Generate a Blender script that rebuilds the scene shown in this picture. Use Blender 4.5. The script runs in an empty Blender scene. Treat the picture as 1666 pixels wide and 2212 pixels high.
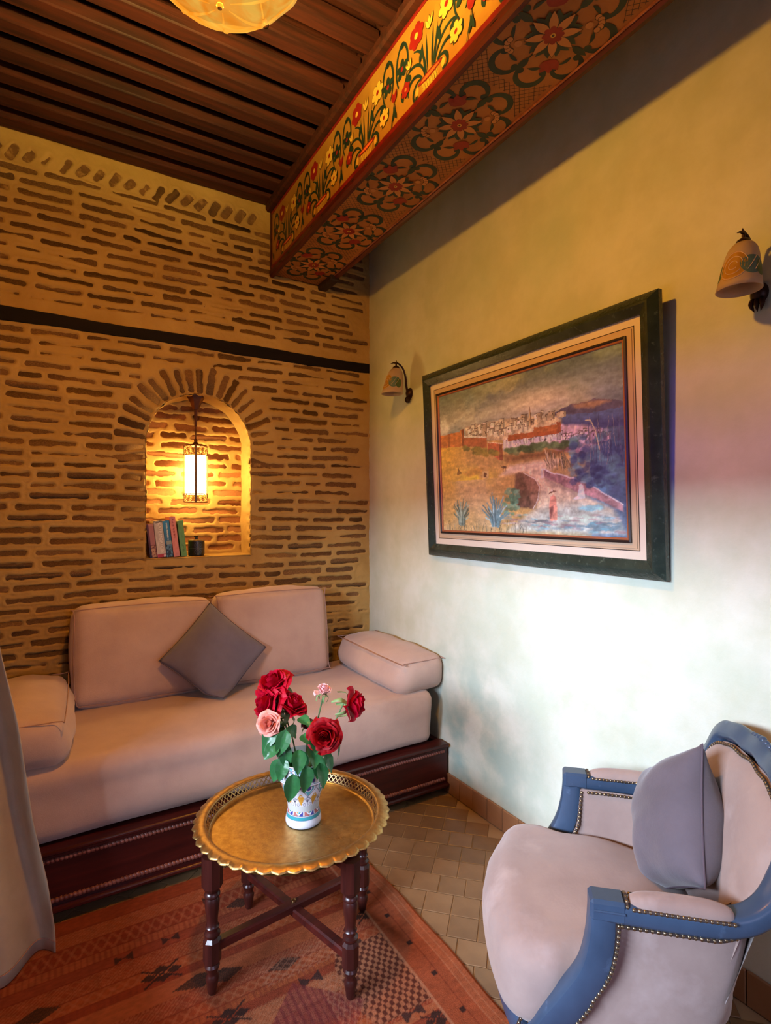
import bpy, math, random
import numpy as np
from mathutils import Vector, Matrix, noise as mnoise
random.seed(7); rng = np.random.default_rng(7)
PI = math.pi
scene = bpy.context.scene
COL = scene.collection
# ------------------------------------------------------------------ camera
cam_d = bpy.data.cameras.new('camera'); cam = bpy.data.objects.new('camera', cam_d); COL.objects.link(cam)
cam.location = (-1.815, -3.2265, 1.5)
cam.rotation_euler = (PI/2, 0, -math.radians(31.056))
cam_d.sensor_fit = 'HORIZONTAL'; cam_d.sensor_width = 36.0; cam_d.lens = 25.585
cam_d.shift_y = 0.0012; cam_d.clip_start = 0.02
scene.camera = cam
# ------------------------------------------------------------------ world, daylight, exposure
w = bpy.data.worlds.new('daylight_sky'); scene.world = w; w.use_nodes = True
bg = w.node_tree.nodes['Background']; bg.inputs[0].default_value = (0.62, 0.78, 1.0, 1); bg.inputs[1].default_value = 0.6
def area_light(name, loc, target, sx, sy, power, color, spread=180):
    l = bpy.data.lights.new(name, 'AREA'); l.shape = 'RECTANGLE'; l.size = sx; l.size_y = sy
    l.energy = power; l.color = color; l.spread = math.radians(spread)
    o = bpy.data.objects.new(name, l); COL.objects.link(o); o.location = loc
    o.rotation_euler = (Vector(target) - Vector(loc)).to_track_quat('-Z', 'Y').to_euler()
    return o
# bright courtyard daylight outside the window of the left wall
area_light('courtyard_daylight', (-6.2, -3.10, 2.62), (-2.35, -2.40, 1.90), 3.8, 0.7, 690, (0.72, 0.82, 1.0), 130)
# added lilac fill light, shining in through the added rear door
area_light('rear_fill_light', (-1.15, -6.6, 1.9), (-1.15, -5.0, 1.25), 1.6, 1.8, 28, (0.78, 0.70, 1.0), 110)
scene.view_settings.view_transform = 'Standard'; scene.view_settings.look = 'None'
scene.view_settings.exposure = -0.2; scene.view_settings.gamma = 1.0
scene.view_settings.use_curve_mapping = False
scene.cycles.max_bounces = 6; scene.cycles.diffuse_bounces = 3; scene.cycles.glossy_bounces = 3; scene.cycles.transparent_max_bounces = 8
scene.cycles.adaptive_threshold = 0.08; scene.cycles.adaptive_min_samples = 16
scene.cycles.use_denoising = True; scene.cycles.sample_clamp_indirect = 6.0
scene.cycles.caustics_reflective = False; scene.cycles.caustics_refractive = False
# ------------------------------------------------------------------ helpers
def srgb(c):
    c = np.asarray(c, float)
    return np.where(c <= 0.04045, c/12.92, ((c+0.055)/1.055)**2.4)
def lin(r, g, b):
    a = srgb(np.array([r, g, b])/255.0); return (float(a[0]), float(a[1]), float(a[2]))
class G:
    """collects geometry for one mesh"""
    def __init__(s): s.v = []; s.f = []; s.m = []
    def add(s, v, f, m=0):
        n = len(s.v); s.v.extend([tuple(p) for p in v]); s.f.extend([tuple(i+n for i in q) for q in f]); s.m.extend([m]*len(f)); return s
    def box(s, x0, x1, y0, y1, z0, z1, c=0.0, m=0, mat=None):
        if c <= 0:
            v = [(x, y, z) for z in (z0, z1) for y in (y0, y1) for x in (x0, x1)]
            f = [(0,2,3,1),(4,5,7,6),(0,1,5,4),(2,6,7,3),(0,4,6,2),(1,3,7,5)]
        else:
            v = []; idx = {}
            for ix, x in ((-1,x0),(1,x1)):
                for iy, y in ((-1,y0),(1,y1)):
                    for iz, z in ((-1,z0),(1,z1)):
                        for a in range(3):
                            p = [x-ix*c, y-iy*c, z-iz*c]; p[a] = (x,y,z)[a]
                            idx[(ix,iy,iz,a)] = len(v); v.append(tuple(p))
            f = []
            for a in range(3):
                b, d = (a+1)%3, (a+2)%3
                for sg in (-1, 1):
                    q = []
                    for sb, sd in ((-1,-1),(1,-1),(1,1),(-1,1)):
                        k = [0,0,0]; k[a]=sg; k[b]=sb; k[d]=sd; q.append(idx[(k[0],k[1],k[2],a)])
                    f.append(tuple(q) if sg > 0 else tuple(q[::-1]))
                for sb in (-1,1):
                    for sd in (-1,1):
                        k0=[0,0,0]; k0[a]=-1; k0[b]=sb; k0[d]=sd; k1=list(k0); k1[a]=1
                        q=(idx[(*k0,b)], idx[(*k1,b)], idx[(*k1,d)], idx[(*k0,d)])
                        f.append(q if sb*sd < 0 else q[::-1])
            for ix in (-1,1):
                for iy in (-1,1):
                    for iz in (-1,1):
                        q=tuple(idx[(ix,iy,iz,a)] for a in range(3)); f.append(q if ix*iy*iz>0 else q[::-1])
        if mat is not None: v = [tuple(mat @ Vector(p)) for p in v]
        return s.add(v, f, m)
    def lathe(s, prof, seg=32, m=0, c=(0,0,0), axis=None, rfun=None, closed=True):
        n = len(prof); v = []; f = []
        for k in range(seg):
            t = 2*PI*k/seg
            for i, (r, z) in enumerate(prof):
                rr = r if rfun is None else rfun(r, z, t, i)
                v.append((rr*math.cos(t), rr*math.sin(t), z))
        for k in range(seg):
            k2 = (k+1) % seg
            for i in range(n-1):
                f.append((k*n+i, k2*n+i, k2*n+i+1, k*n+i+1))
        M_ = Matrix.Translation(c)
        if axis is not None: M_ = M_ @ Vector((0,0,1)).rotation_difference(Vector(axis)).to_matrix().to_4x4()
        return s.add([tuple(M_ @ Vector(p)) for p in v], f, m)
    def sweep(s, path, sec, n0=None, scale=None, m=0, closed=False, cap=True, twist=None):
        """sweep 2-D section (a along normal, b along binormal) along path, parallel transport"""
        P = [Vector(p) for p in path]; N = len(P); k = len(sec); v = []; f = []
        def tan(i):
            if closed: return (P[(i+1)%N]-P[i-1]).normalized()
            return (P[min(i+1,N-1)]-P[max(i-1,0)]).normalized()
        t = tan(0); n = Vector(n0) if n0 is not None else t.orthogonal()
        n = (n - t*n.dot(t)).normalized()
        for i in range(N):
            t2 = tan(i)
            if i: n = t.rotation_difference(t2) @ n
            n = (n - t2*n.dot(t2)).normalized(); t = t2; b = t.cross(n)
            sc = 1 if scale is None else scale[i]
            sa, sb = sc if isinstance(sc, (tuple, list)) else (sc, sc)
            nn, bb = n, b
            if twist is not None:
                ca, si = math.cos(twist[i]), math.sin(twist[i]); nn = n*ca+b*si; bb = b*ca-n*si
            for (x, y) in sec: v.append(tuple(P[i] + nn*(x*sa) + bb*(y*sb)))
        for i in range(N if closed else N-1):
            j = (i+1) % N
            for q in range(k): f.append((i*k+q, i*k+(q+1)%k, j*k+(q+1)%k, j*k+q))
        if cap and not closed:
            f.append(tuple(range(k))[::-1]); f.append(tuple((N-1)*k+q for q in range(k)))
        return s.add(v, f, m)
    def tube(s, path, r, seg=8, m=0, closed=False, cap=True):
        sec = [(math.cos(2*PI*q/seg), math.sin(2*PI*q/seg)) for q in range(seg)]
        sc = r if isinstance(r, (list, tuple)) else [r]*len(path)
        return s.sweep(path, sec, scale=list(sc), m=m, closed=closed, cap=cap)
    def ball(s, c, r, seg=8, rings=5, m=0, squash=(1,1,1), mat=None):
        v = [(0,0,1)]; f = []
        for i in range(1, rings):
            a = PI*i/rings
            for k in range(seg):
                t = 2*PI*k/seg; v.append((math.sin(a)*math.cos(t), math.sin(a)*math.sin(t), math.cos(a)))
        v.append((0,0,-1)); L = len(v)-1
        for k in range(seg):
            f.append((0, 1+k, 1+(k+1)%seg)); b = 1+(rings-2)*seg; f.append((L, b+(k+1)%seg, b+k))
            for i in range(rings-2):
                a0 = 1+i*seg; f.append((a0+k, a0+seg+k, a0+seg+(k+1)%seg, a0+(k+1)%seg))
        pts = []
        for p in v:
            q = Vector((p[0]*r*squash[0], p[1]*r*squash[1], p[2]*r*squash[2]))
            if mat is not None: q = mat @ q
            pts.append((q.x+c[0], q.y+c[1], q.z+c[2]))
        return s.add(pts, f, m)
    def xform(s, M_):
        s.v = [tuple(M_ @ Vector(p)) for p in s.v]; return s
    def mesh(s, name, mats, smooth=40):
        me = bpy.data.meshes.new(name); me.from_pydata(s.v, [], s.f)
        for m_ in (mats if isinstance(mats, (list, tuple)) else [mats]): me.materials.append(m_)
        if any(s.m): me.polygons.foreach_set('material_index', s.m)
        if smooth:
            me.polygons.foreach_set('use_smooth', [True]*len(me.polygons))
            if smooth < 180: me.set_sharp_from_angle(angle=math.radians(smooth))
        me.update(); return me
    def obj(s, name, mats, parent=None, smooth=40, loc=None):
        return mobj(name, s.mesh(name, mats, smooth), parent, loc)
def mobj(name, me, parent=None, loc=None, rot=None, scale=None):
    o = bpy.data.objects.new(name, me); COL.objects.link(o)
    if parent is not None: o.parent = parent
    if loc is not None: o.location = loc
    if rot is not None: o.rotation_euler = rot
    if scale is not None: o.scale = scale
    return o
def grid_mesh(name, P, mat, colors=None, keep=None, smooth=True, flip=False):
    """P: (nu,nv,3) vertex grid -> mesh by numpy; colors (nu,nv,3) sRGB go to a colour attribute"""
    nu, nv = P.shape[:2]
    idx = np.arange(nu*nv).reshape(nu, nv)
    q = np.stack([idx[:-1,:-1], idx[1:,:-1], idx[1:,1:], idx[:-1,1:]], -1)
    if flip: q = q[..., ::-1]
    q = q[keep] if keep is not None else q.reshape(-1, 4)
    V = P.reshape(-1, 3)
    used = np.zeros(len(V), bool); used[q.ravel()] = True
    remap = np.cumsum(used)-1; V2 = V[used]; q = remap[q]
    me = bpy.data.meshes.new(name)
    me.vertices.add(len(V2)); me.vertices.foreach_set('co', V2.astype(np.float32).ravel())
    n = len(q); me.loops.add(n*4); me.loops.foreach_set('vertex_index', q.astype(np.int32).ravel())
    me.polygons.add(n); me.polygons.foreach_set('loop_start', np.arange(0, n*4, 4, dtype=np.int32))
    me.polygons.foreach_set('loop_total', np.full(n, 4, np.int32))
    me.polygons.foreach_set('use_smooth', np.full(n, smooth))
    me.update(calc_edges=True)
    if colors is not None:
        a = me.color_attributes.new('Col', 'FLOAT_COLOR', 'POINT')
        c = np.ones((len(V2), 4), np.float32); c[:, :3] = srgb(np.clip(colors.reshape(-1, 3)[used], 0, 1))
        a.data.foreach_set('color', c.ravel())
    me.materials.append(mat)
    return me
def tag(o, label=None, cat=None, group=None, kind=None):
    if label: o['label'] = label
    if cat: o['category'] = cat
    if group: o['group'] = group
    if kind: o['kind'] = kind
    return o
def thing(name, label, cat, loc=(0,0,0), rotz=0, group=None):
    o = bpy.data.objects.new(name, None); COL.objects.link(o); o.location = loc; o.rotation_euler = (0, 0, rotz)
    o.empty_display_size = 0.05
    return tag(o, label, cat, group)
def smoothstep(a, b, x):
    t = np.clip((x-a)/(b-a), 0, 1); return t*t*(3-2*t)
def vnoise(x, y, seed=0):
    """numpy value noise, ~[-1,1]"""
    xi = np.floor(x).astype(np.int64); yi = np.floor(y).astype(np.int64); xf = x-xi; yf = y-yi
    def h(a, b):
        n = (a*374761393 + b*668265263 + seed*1442695041) & 0xffffffff
        n = ((n ^ (n >> 13))*1274126177) & 0xffffffff
        return ((n ^ (n >> 16)) & 0xffff)/32767.5 - 1
    u = xf*xf*(3-2*xf); v = yf*yf*(3-2*yf)
    return (h(xi,yi)*(1-u)+h(xi+1,yi)*u)*(1-v) + (h(xi,yi+1)*(1-u)+h(xi+1,yi+1)*u)*v
def fbm(x, y, seed=0, oct=4):
    s = 0; a = 0.5
    for i in range(oct): s = s + a*vnoise(x, y, seed+i*17); x = x*2.03; y = y*2.03; a *= 0.5
    return s
def bez(p0, p1, p2, p3, n=12):
    out = []
    for i in range(n+1):
        t = i/n; out.append(tuple((1-t)**3*a+3*(1-t)**2*t*b+3*(1-t)*t*t*c+t**3*d for a, b, c, d in zip(p0, p1, p2, p3)))
    return out
def spline(pts, n=8):
    """Catmull-Rom through pts"""
    P = [np.array(p, float) for p in pts]; P = [2*P[0]-P[1]]+P+[2*P[-1]-P[-2]]; out = []
    for i in range(1, len(P)-2):
        for k in range(n):
            t = k/n; a, b, c, d = P[i-1:i+3]
            out.append(tuple(0.5*(2*b+(c-a)*t+(2*a-5*b+4*c-d)*t*t+(3*b-a-3*c+d)*t**3)))
    out.append(tuple(P[-2])); return out
# ------------------------------------------------------------------ materials
def mat(name, base, rough=0.6, col2=None, vscale=4.0, vmix=(0.35, 0.65), bump=0.0, bscale=60.0, metallic=0.0,
        stretch=(1,1,1), detail=5.0, rand=0.0, coat=0.0, sheen=0.0, spec=0.5, attr=False, col3=None, v3scale=1.5, v3mix=(0.55, 0.75),
        rough2=None, bdist=0.004, trans=None):
    m = bpy.data.materials.new(name); m.use_nodes = True; nt = m.node_tree; N = nt.nodes; L = nt.links
    b = N['Principled BSDF']
    b.inputs['Roughness'].default_value = rough; b.inputs['Metallic'].default_value = metallic
    b.inputs['Coat Weight'].default_value = coat; b.inputs['Sheen Weight'].default_value = sheen
    b.inputs['Specular IOR Level'].default_value = spec
    tc = N.new('ShaderNodeTexCoord'); mp = N.new('ShaderNodeMapping'); mp.inputs['Scale'].default_value = stretch
    L.new(tc.outputs['Object'], mp.inputs['Vector'])
    def tex(sc, det=detail):
        t = N.new('ShaderNodeTexNoise'); t.inputs['Scale'].default_value = sc; t.inputs['Detail'].default_value = det
        t.inputs['Roughness'].default_value = 0.6; L.new(mp.outputs['Vector'], t.inputs['Vector']); return t
    def mixc(fac, a, c):
        x = N.new('ShaderNodeMix'); x.data_type = 'RGBA'
        if hasattr(fac, 'links'): L.new(fac, x.inputs['Factor'])
        else: x.inputs['Factor'].default_value = fac
        for sock, val in ((x.inputs['A'], a), (x.inputs['B'], c)):
            if hasattr(val, 'links'): L.new(val, sock)
            else: sock.default_value = (*val, 1)
        return x.outputs['Result']
    def ramp(sock, lo, hi):
        r = N.new('ShaderNodeMapRange'); r.inputs['From Min'].default_value = lo; r.inputs['From Max'].default_value = hi
        L.new(sock, r.inputs['Value']); return r.outputs['Result']
    out = None
    if attr:
        a = N.new('ShaderNodeAttribute'); a.attribute_name = 'Col'; out = a.outputs['Color']
    if col2 is not None:
        t = tex(vscale); out = mixc(ramp(t.outputs['Fac'], *vmix), out if out is not None else base, col2)
    if col3 is not None:
        t = tex(v3scale); out = mixc(ramp(t.outputs['Fac'], *v3mix), out if out is not None else base, col3)
    if rand > 0:
        oi = N.new('ShaderNodeObjectInfo'); hs = N.new('ShaderNodeHueSaturation')
        r = N.new('ShaderNodeMapRange'); r.inputs['To Min'].default_value = 1-rand; r.inputs['To Max'].default_value = 1+rand
        L.new(oi.outputs['Random'], r.inputs['Value']); L.new(r.outputs['Result'], hs.inputs['Value'])
        if out is not None: L.new(out, hs.inputs['Color'])
        else: hs.inputs['Color'].default_value = (*base, 1)
        out = hs.outputs['Color']
    if out is not None: L.new(out, b.inputs['Base Color'])
    else: b.inputs['Base Color'].default_value = (*base, 1)
    if rough2 is not None:
        t = tex(vscale*2); r = N.new('ShaderNodeMapRange'); r.inputs['From Min'].default_value = 0.35; r.inputs['From Max'].default_value = 0.65
        r.inputs['To Min'].default_value = rough; r.inputs['To Max'].default_value = rough2
        L.new(t.outputs['Fac'], r.inputs['Value']); L.new(r.outputs['Result'], b.inputs['Roughness'])
    if bump > 0:
        t = tex(bscale, 6); bp = N.new('ShaderNodeBump'); bp.inputs['Strength'].default_value = bump; bp.inputs['Distance'].default_value = bdist
        L.new(t.outputs['Fac'], bp.inputs['Height']); L.new(bp.outputs['Normal'], b.inputs['Normal'])
    if trans is not None:
        tb = N.new('ShaderNodeBsdfTranslucent'); ms = N.new('ShaderNodeMixShader'); ms.inputs[0].default_value = trans
        if out is not None: L.new(out, tb.inputs['Color'])
        else: tb.inputs['Color'].default_value = (*base, 1)
        L.new(b.outputs[0], ms.inputs[1]); L.new(tb.outputs[0], ms.inputs[2]); L.new(ms.outputs[0], N['Material Output'].inputs['Surface'])
    return m
def pane_mat(name, color):
    m = bpy.data.materials.new(name); m.use_nodes = True; N = m.node_tree.nodes; L = m.node_tree.links
    N.remove(N['Principled BSDF']); t = N.new('ShaderNodeBsdfTransparent'); t.inputs[0].default_value = (*color, 1)
    g = N.new('ShaderNodeBsdfGlossy'); g.inputs['Roughness'].default_value = 0.05; ms = N.new('ShaderNodeMixShader'); ms.inputs[0].default_value = 0.04
    L.new(t.outputs[0], ms.inputs[1]); L.new(g.outputs[0], ms.inputs[2]); L.new(ms.outputs[0], N['Material Output'].inputs['Surface']); return m
def glow_mat(name, color, strength, transp=0.0, tcolor=(1,1,1), vary=None, rough=0.3, basemul=0.12):
    m = bpy.data.materials.new(name); m.use_nodes = True; nt = m.node_tree; N = nt.nodes; L = nt.links
    b = N['Principled BSDF']; b.inputs['Base Color'].default_value = (color[0]*basemul, color[1]*basemul, color[2]*basemul, 1); b.inputs['Roughness'].default_value = rough
    b.inputs['Emission Color'].default_value = (*color, 1); b.inputs['Emission Strength'].default_value = strength
    if vary is not None:
        tc = N.new('ShaderNodeTexCoord'); t = N.new('ShaderNodeTexNoise'); t.inputs['Scale'].default_value = vary[1]; t.inputs['Distortion'].default_value = 1.5
        L.new(tc.outputs['Object'], t.inputs['Vector']); r = N.new('ShaderNodeMix'); r.data_type = 'RGBA'
        r.inputs['A'].default_value = (*color, 1); r.inputs['B'].default_value = (*vary[0], 1)
        mr = N.new('ShaderNodeMapRange'); mr.inputs['From Min'].default_value = 0.35; mr.inputs['From Max'].default_value = 0.65
        L.new(t.outputs['Fac'], mr.inputs['Value']); L.new(mr.outputs['Result'], r.inputs['Factor'])
        L.new(r.outputs['Result'], b.inputs['Emission Color'])
    if transp > 0:
        t = N.new('ShaderNodeBsdfTransparent'); t.inputs[0].default_value = (*tcolor, 1); ms = N.new('ShaderNodeMixShader'); ms.inputs[0].default_value = transp
        L.new(b.outputs[0], ms.inputs[1]); L.new(t.outputs[0], ms.inputs[2]); L.new(ms.outputs[0], N['Material Output'].inputs['Surface'])
    return m
def amber_mat(name, c1, c2, strength, transp, tcolor):
    """lit glass: marbled amber glow that also lets the bulb shine through"""
    m = bpy.data.materials.new(name); m.use_nodes = True; nt = m.node_tree; N = nt.nodes; L = nt.links; N.remove(N['Principled BSDF'])
    e = N.new('ShaderNodeEmission'); e.inputs[1].default_value = strength; t = N.new('ShaderNodeBsdfTransparent'); t.inputs[0].default_value = (*tcolor, 1)
    tc = N.new('ShaderNodeTexCoord'); n = N.new('ShaderNodeTexNoise'); n.inputs['Scale'].default_value = 7.0; n.inputs['Distortion'].default_value = 2.5; L.new(tc.outputs['Object'], n.inputs['Vector'])
    mr = N.new('ShaderNodeMapRange'); mr.inputs['From Min'].default_value = 0.35; mr.inputs['From Max'].default_value = 0.65; L.new(n.outputs['Fac'], mr.inputs['Value'])
    mx = N.new('ShaderNodeMix'); mx.data_type = 'RGBA'; mx.inputs['A'].default_value = (*c1, 1); mx.inputs['B'].default_value = (*c2, 1); L.new(mr.outputs['Result'], mx.inputs['Factor']); L.new(mx.outputs['Result'], e.inputs[0])
    ms = N.new('ShaderNodeMixShader'); ms.inputs[0].default_value = transp; L.new(e.outputs[0], ms.inputs[1]); L.new(t.outputs[0], ms.inputs[2]); L.new(ms.outputs[0], N['Material Output'].inputs['Surface']); return m
M = {}
M['mortar'] = mat('sandy_mortar', lin(190,157,92), 0.9, lin(172,137,74), 3.0, bump=0.5, bscale=90, col3=lin(198,168,108), v3scale=0.9)
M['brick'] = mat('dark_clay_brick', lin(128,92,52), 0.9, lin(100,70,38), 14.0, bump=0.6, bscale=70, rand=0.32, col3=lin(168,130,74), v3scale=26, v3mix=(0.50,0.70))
M['brick_lit'] = mat('lantern_lit_brick', lin(160,104,58), 0.9, lin(136,86,46), 14.0, bump=0.6, bscale=70, rand=0.2)  # niche bricks: lantern glow put into a lighter copy of the brick colour
M['plaster'] = mat('pale_green_tadelakt', lin(214,218,204), 0.55, lin(200,205,184), 5.0, bump=0.4, bscale=16, bdist=0.006, col3=lin(188,204,184), v3scale=1.6, v3mix=(0.48,0.8), spec=0.3)
M['plaster_plain'] = mat('ochre_plaster', lin(140,108,74), 0.8, lin(124,94,62), 2.0)
M['wood_dark'] = mat('dark_ceiling_wood', lin(76,30,17), 0.68, lin(44,17,11), 5.0, stretch=(0.5,7,7), bump=0.25, bscale=24, rand=0.18, spec=0.35)
M['wood_black'] = mat('near_black_wood', lin(46,26,19), 0.6, lin(28,16,13), 5.0, stretch=(0.5,6,6), bump=0.3, bscale=20)
M['tie_wood'] = mat('black_tie_beam_wood', lin(26,17,13), 0.75, lin(16,11,9), 5.0, stretch=(0.5,6,6), bump=0.3, bscale=20, spec=0.2)
M['mahogany'] = mat('mahogany_wood', lin(76,24,18), 0.34, lin(50,14,12), 4.0, stretch=(0.6,8,8), bump=0.06, bscale=20, spec=0.5)
M['mahogany_v'] = mat('mahogany_turned', lin(68,28,22), 0.3, lin(44,16,14), 4.0, stretch=(8,8,0.6), bump=0.06, bscale=20, spec=0.5)
M['mahogany_lite'] = mat('carved_rope_wood', lin(140,86,72), 0.4, lin(104,54,44), 30.0)
M['sofa_fabric'] = mat('dusty_pink_cotton', lin(200,172,156), 0.95, lin(186,158,144), 5.0, bump=0.25, bscale=260, sheen=0.25, spec=0.15)
M['seam'] = mat('cushion_seam', lin(170,136,122), 0.95, spec=0.1)
M['grey_fabric'] = mat('grey_violet_cotton', lin(122,116,128), 0.95, lin(112,106,118), 6.0, bump=0.3, bscale=240, sheen=0.2, spec=0.15)
M['grey_fabric2'] = mat('grey_violet_velvet', lin(108,101,110), 0.95, lin(96,90,98), 5.0, bump=0.25, bscale=120, sheen=0.3, spec=0.15)
M['chair_fabric'] = mat('pale_pink_suede', lin(166,146,138), 0.9, lin(150,129,122), 4.5, bump=0.12, bscale=90, sheen=0.35, spec=0.15, col3=lin(176,158,153), v3scale=6)
M['blue_paint'] = mat('blue_grey_paint', lin(62,82,108), 0.33, lin(52,70,94), 7.0, bump=0.1, bscale=18, spec=0.5, col3=lin(78,100,128), v3scale=20, v3mix=(0.62,0.7))
M['nail'] = mat('antique_brass_nail', lin(150,132,104), 0.28, metallic=0.9)
M['nail_dark'] = mat('nail_tape', lin(58,46,42), 0.7)
M['brass'] = mat('engraved_brass', lin(206,170,106), 0.36, lin(180,144,86), 40.0, bump=0.3, bscale=150, metallic=1.0, rough2=0.5, bdist=0.002)
M['brass_plain'] = mat('pale_brass', lin(205,178,126), 0.32, lin(180,148,96), 20.0, metallic=1.0, bump=0.05, bscale=100)
M['bronze'] = mat('aged_copper', lin(118,70,44), 0.38, lin(84,46,30), 9.0, metallic=0.8)
M['iron'] = mat('brown_bronze_metal', lin(72,46,34), 0.42, lin(48,30,24), 10.0, metallic=0.7)
M['tile'] = mat('glazed_clay_tile', lin(140,108,74), 0.34, lin(122,92,62), 7.0, bump=0.12, bscale=12, rand=0.14, spec=0.5)
M['grout'] = mat('pale_grout', lin(168,140,104), 0.9)
M['base_tile'] = mat('skirting_clay_tile', lin(164,120,84), 0.32, lin(148,104,70), 6.0, bump=0.1, bscale=12, rand=0.10)
M['curtain'] = mat('cream_linen', lin(208,192,164), 0.9, lin(196,178,150), 8.0, bump=0.2, bscale=220, trans=0.25)
M['attr_canvas'] = mat('oil_paint', (1,1,1), 0.45, attr=True, bump=0.25, bscale=70, spec=0.4)
M['attr_rug'] = mat('woven_wool', (1,1,1), 0.95, attr=True, bump=0.5, bscale=300, spec=0.1)
M['attr_vase'] = mat('painted_glaze', (1,1,1), 0.16, attr=True, spec=0.5, coat=0.4)
M['attr_print'] = mat('printed_cover', (1,1,1), 0.45, attr=True)
# ================================================================== the setting
XL, YB, ZC = -2.35, -5.0, 3.50           # left wall, rear wall, ceiling boards
# ---- floor: slab and diagonal clay tiles
fl = G().box(XL-0.2, 0.2, YB-0.2, 0.3, -0.12, -0.004).obj('floor', M['grout'], smooth=0); tag(fl, kind='structure')
TS = 0.1065; tile_me = []
for k in range(4):
    g = G(); e = 0.0515
    g.box(-e, e, -e, e, -0.010, 0, c=0.0016); tile_me.append(g.mesh('floor_tile', M['tile'], 30))
rest = G(); ca, sa = math.cos(-PI/4), math.sin(-PI/4)
for i in range(-60, 61):
    for j in range(-60, 61):
        a = i*TS + (0.38*TS if j % 3 == 1 else 0.0) + 0.031; b = j*TS + 0.012
        x = -0.129 + a*ca - b*sa; y = -1.057 + a*sa + b*ca
        if not (XL+0.03 < x < -0.03 and YB+0.05 < y < -0.02): continue
        if -0.80 < x and -2.6 < y < -0.60:
            o = mobj('tile', tile_me[(i*7+j*3) % 4], fl, (x, y, random.uniform(-0.0008, 0.0008)), (random.uniform(-.006,.006), random.uniform(-.006,.006), -PI/4+random.uniform(-.012,.012)))
        else:
            rest.box(-0.0515, 0.0515, -0.0515, 0.0515, -0.01, 0, c=0.0, mat=Matrix.Translation((x,y,0)) @ Matrix.Rotation(-PI/4, 4, 'Z'))
tag(rest.obj('tile_field', M['tile'], fl, smooth=0), kind='stuff')
# ---- plain walls
wr = G().box(0, 0.25, YB, 0.30, -0.02, ZC+0.1)
# damp stain low on the wall beside the sofa: teal blotches with an edge of their own
nt = M['plaster'].node_tree; N = nt.nodes; L = nt.links; bsdf = N['Principled BSDF']; src = bsdf.inputs['Base Color'].links[0].from_socket
tc = N.new('ShaderNodeTexCoord'); nz_ = N.new('ShaderNodeTexNoise'); nz_.inputs['Scale'].default_value = 5.0; nz_.inputs['Detail'].default_value = 7.0; L.new(tc.outputs['Object'], nz_.inputs['Vector'])
dist = N.new('ShaderNodeVectorMath'); dist.operation = 'DISTANCE'; dist.inputs[1].default_value = (0, -1.02, 0.30); L.new(tc.outputs['Object'], dist.inputs[0])
mr1 = N.new('ShaderNodeMapRange'); mr1.inputs['From Min'].default_value = 0.60; mr1.inputs['From Max'].default_value = 0.12; L.new(dist.outputs['Value'], mr1.inputs['Value'])
mr2 = N.new('ShaderNodeMapRange'); mr2.inputs['From Min'].default_value = 0.40; mr2.inputs['From Max'].default_value = 0.62; L.new(nz_.outputs['Fac'], mr2.inputs['Value'])
mu = N.new('ShaderNodeMath'); mu.operation = 'MULTIPLY'; L.new(mr1.outputs['Result'], mu.inputs[0]); L.new(mr2.outputs['Result'], mu.inputs[1])
mx = N.new('ShaderNodeMix'); mx.data_type = 'RGBA'; L.new(mu.outputs[0], mx.inputs['Factor']); L.new(src, mx.inputs['A']); mx.inputs['B'].default_value = (*lin(160,188,180), 1); L.new(mx.outputs['Result'], bsdf.inputs['Base Color'])
wr = wr.obj('wall_right', M['plaster'], smooth=0); tag(wr, kind='structure')
DX0, DX1, DZ1 = -1.85, -0.45, 2.15                 # unseen rear door, added to let the fill light in
g = G(); g.box(XL-0.25, DX0, YB-0.25, YB, -0.02, ZC+0.1); g.box(DX1, 0.25, YB-0.25, YB, -0.02, ZC+0.1); g.box(DX0, DX1, YB-0.25, YB, DZ1, ZC+0.1)
tag(g.obj('wall_rear', M['plaster_plain'], smooth=0), kind='structure')
dr = bpy.data.objects.new('added_door_1', None); COL.objects.link(dr); dr.location = (0, YB-0.12, 0); tag(dr, kind='structure')
g = G()
for x0, x1 in ((DX0, DX0+0.07), (DX1-0.07, DX1), ((DX0+DX1)/2-0.05, (DX0+DX1)/2+0.05)): g.box(x0, x1, -0.025, 0.025, 0, DZ1, c=0.004)
for z0, z1 in ((0, 0.14), (DZ1-0.08, DZ1), (1.02, 1.08)): g.box(DX0, DX1, -0.025, 0.025, z0, z1, c=0.004)
g.obj('added_door_frame', M['wood_black'], dr)
for x0, x1 in ((DX0+0.07, (DX0+DX1)/2-0.05), ((DX0+DX1)/2+0.05, DX1-0.07)):
    for z0, z1 in ((0.14, 1.02), (1.08, DZ1-0.08)): G().box(x0, x1, -0.004, 0.004, z0, z1).obj('pane', pane_mat('added_door_glass', (0.95,0.96,1.0)), dr, smooth=0)
G().tube([(-1.21, 0.03, 1.0), (-1.21, 0.06, 1.0), (-1.21, 0.06, 0.92)], 0.008, 8).obj('added_door_handle', M['iron'], dr)
WY0, WY1, WZ0, WZ1 = -3.05, -1.50, 0.52, 2.22      # window opening in the left wall
g = G()
g.box(XL-0.25, XL, YB, WY0, -0.02, ZC+0.1); g.box(XL-0.25, XL, WY1, 0.3, -0.02, ZC+0.1)
g.box(XL-0.25, XL, WY0, WY1, -0.02, WZ0); g.box(XL-0.25, XL, WY0, WY1, WZ1, ZC+0.1)
tag(g.obj('wall_left', M['plaster_plain'], smooth=0), kind='structure')
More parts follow.
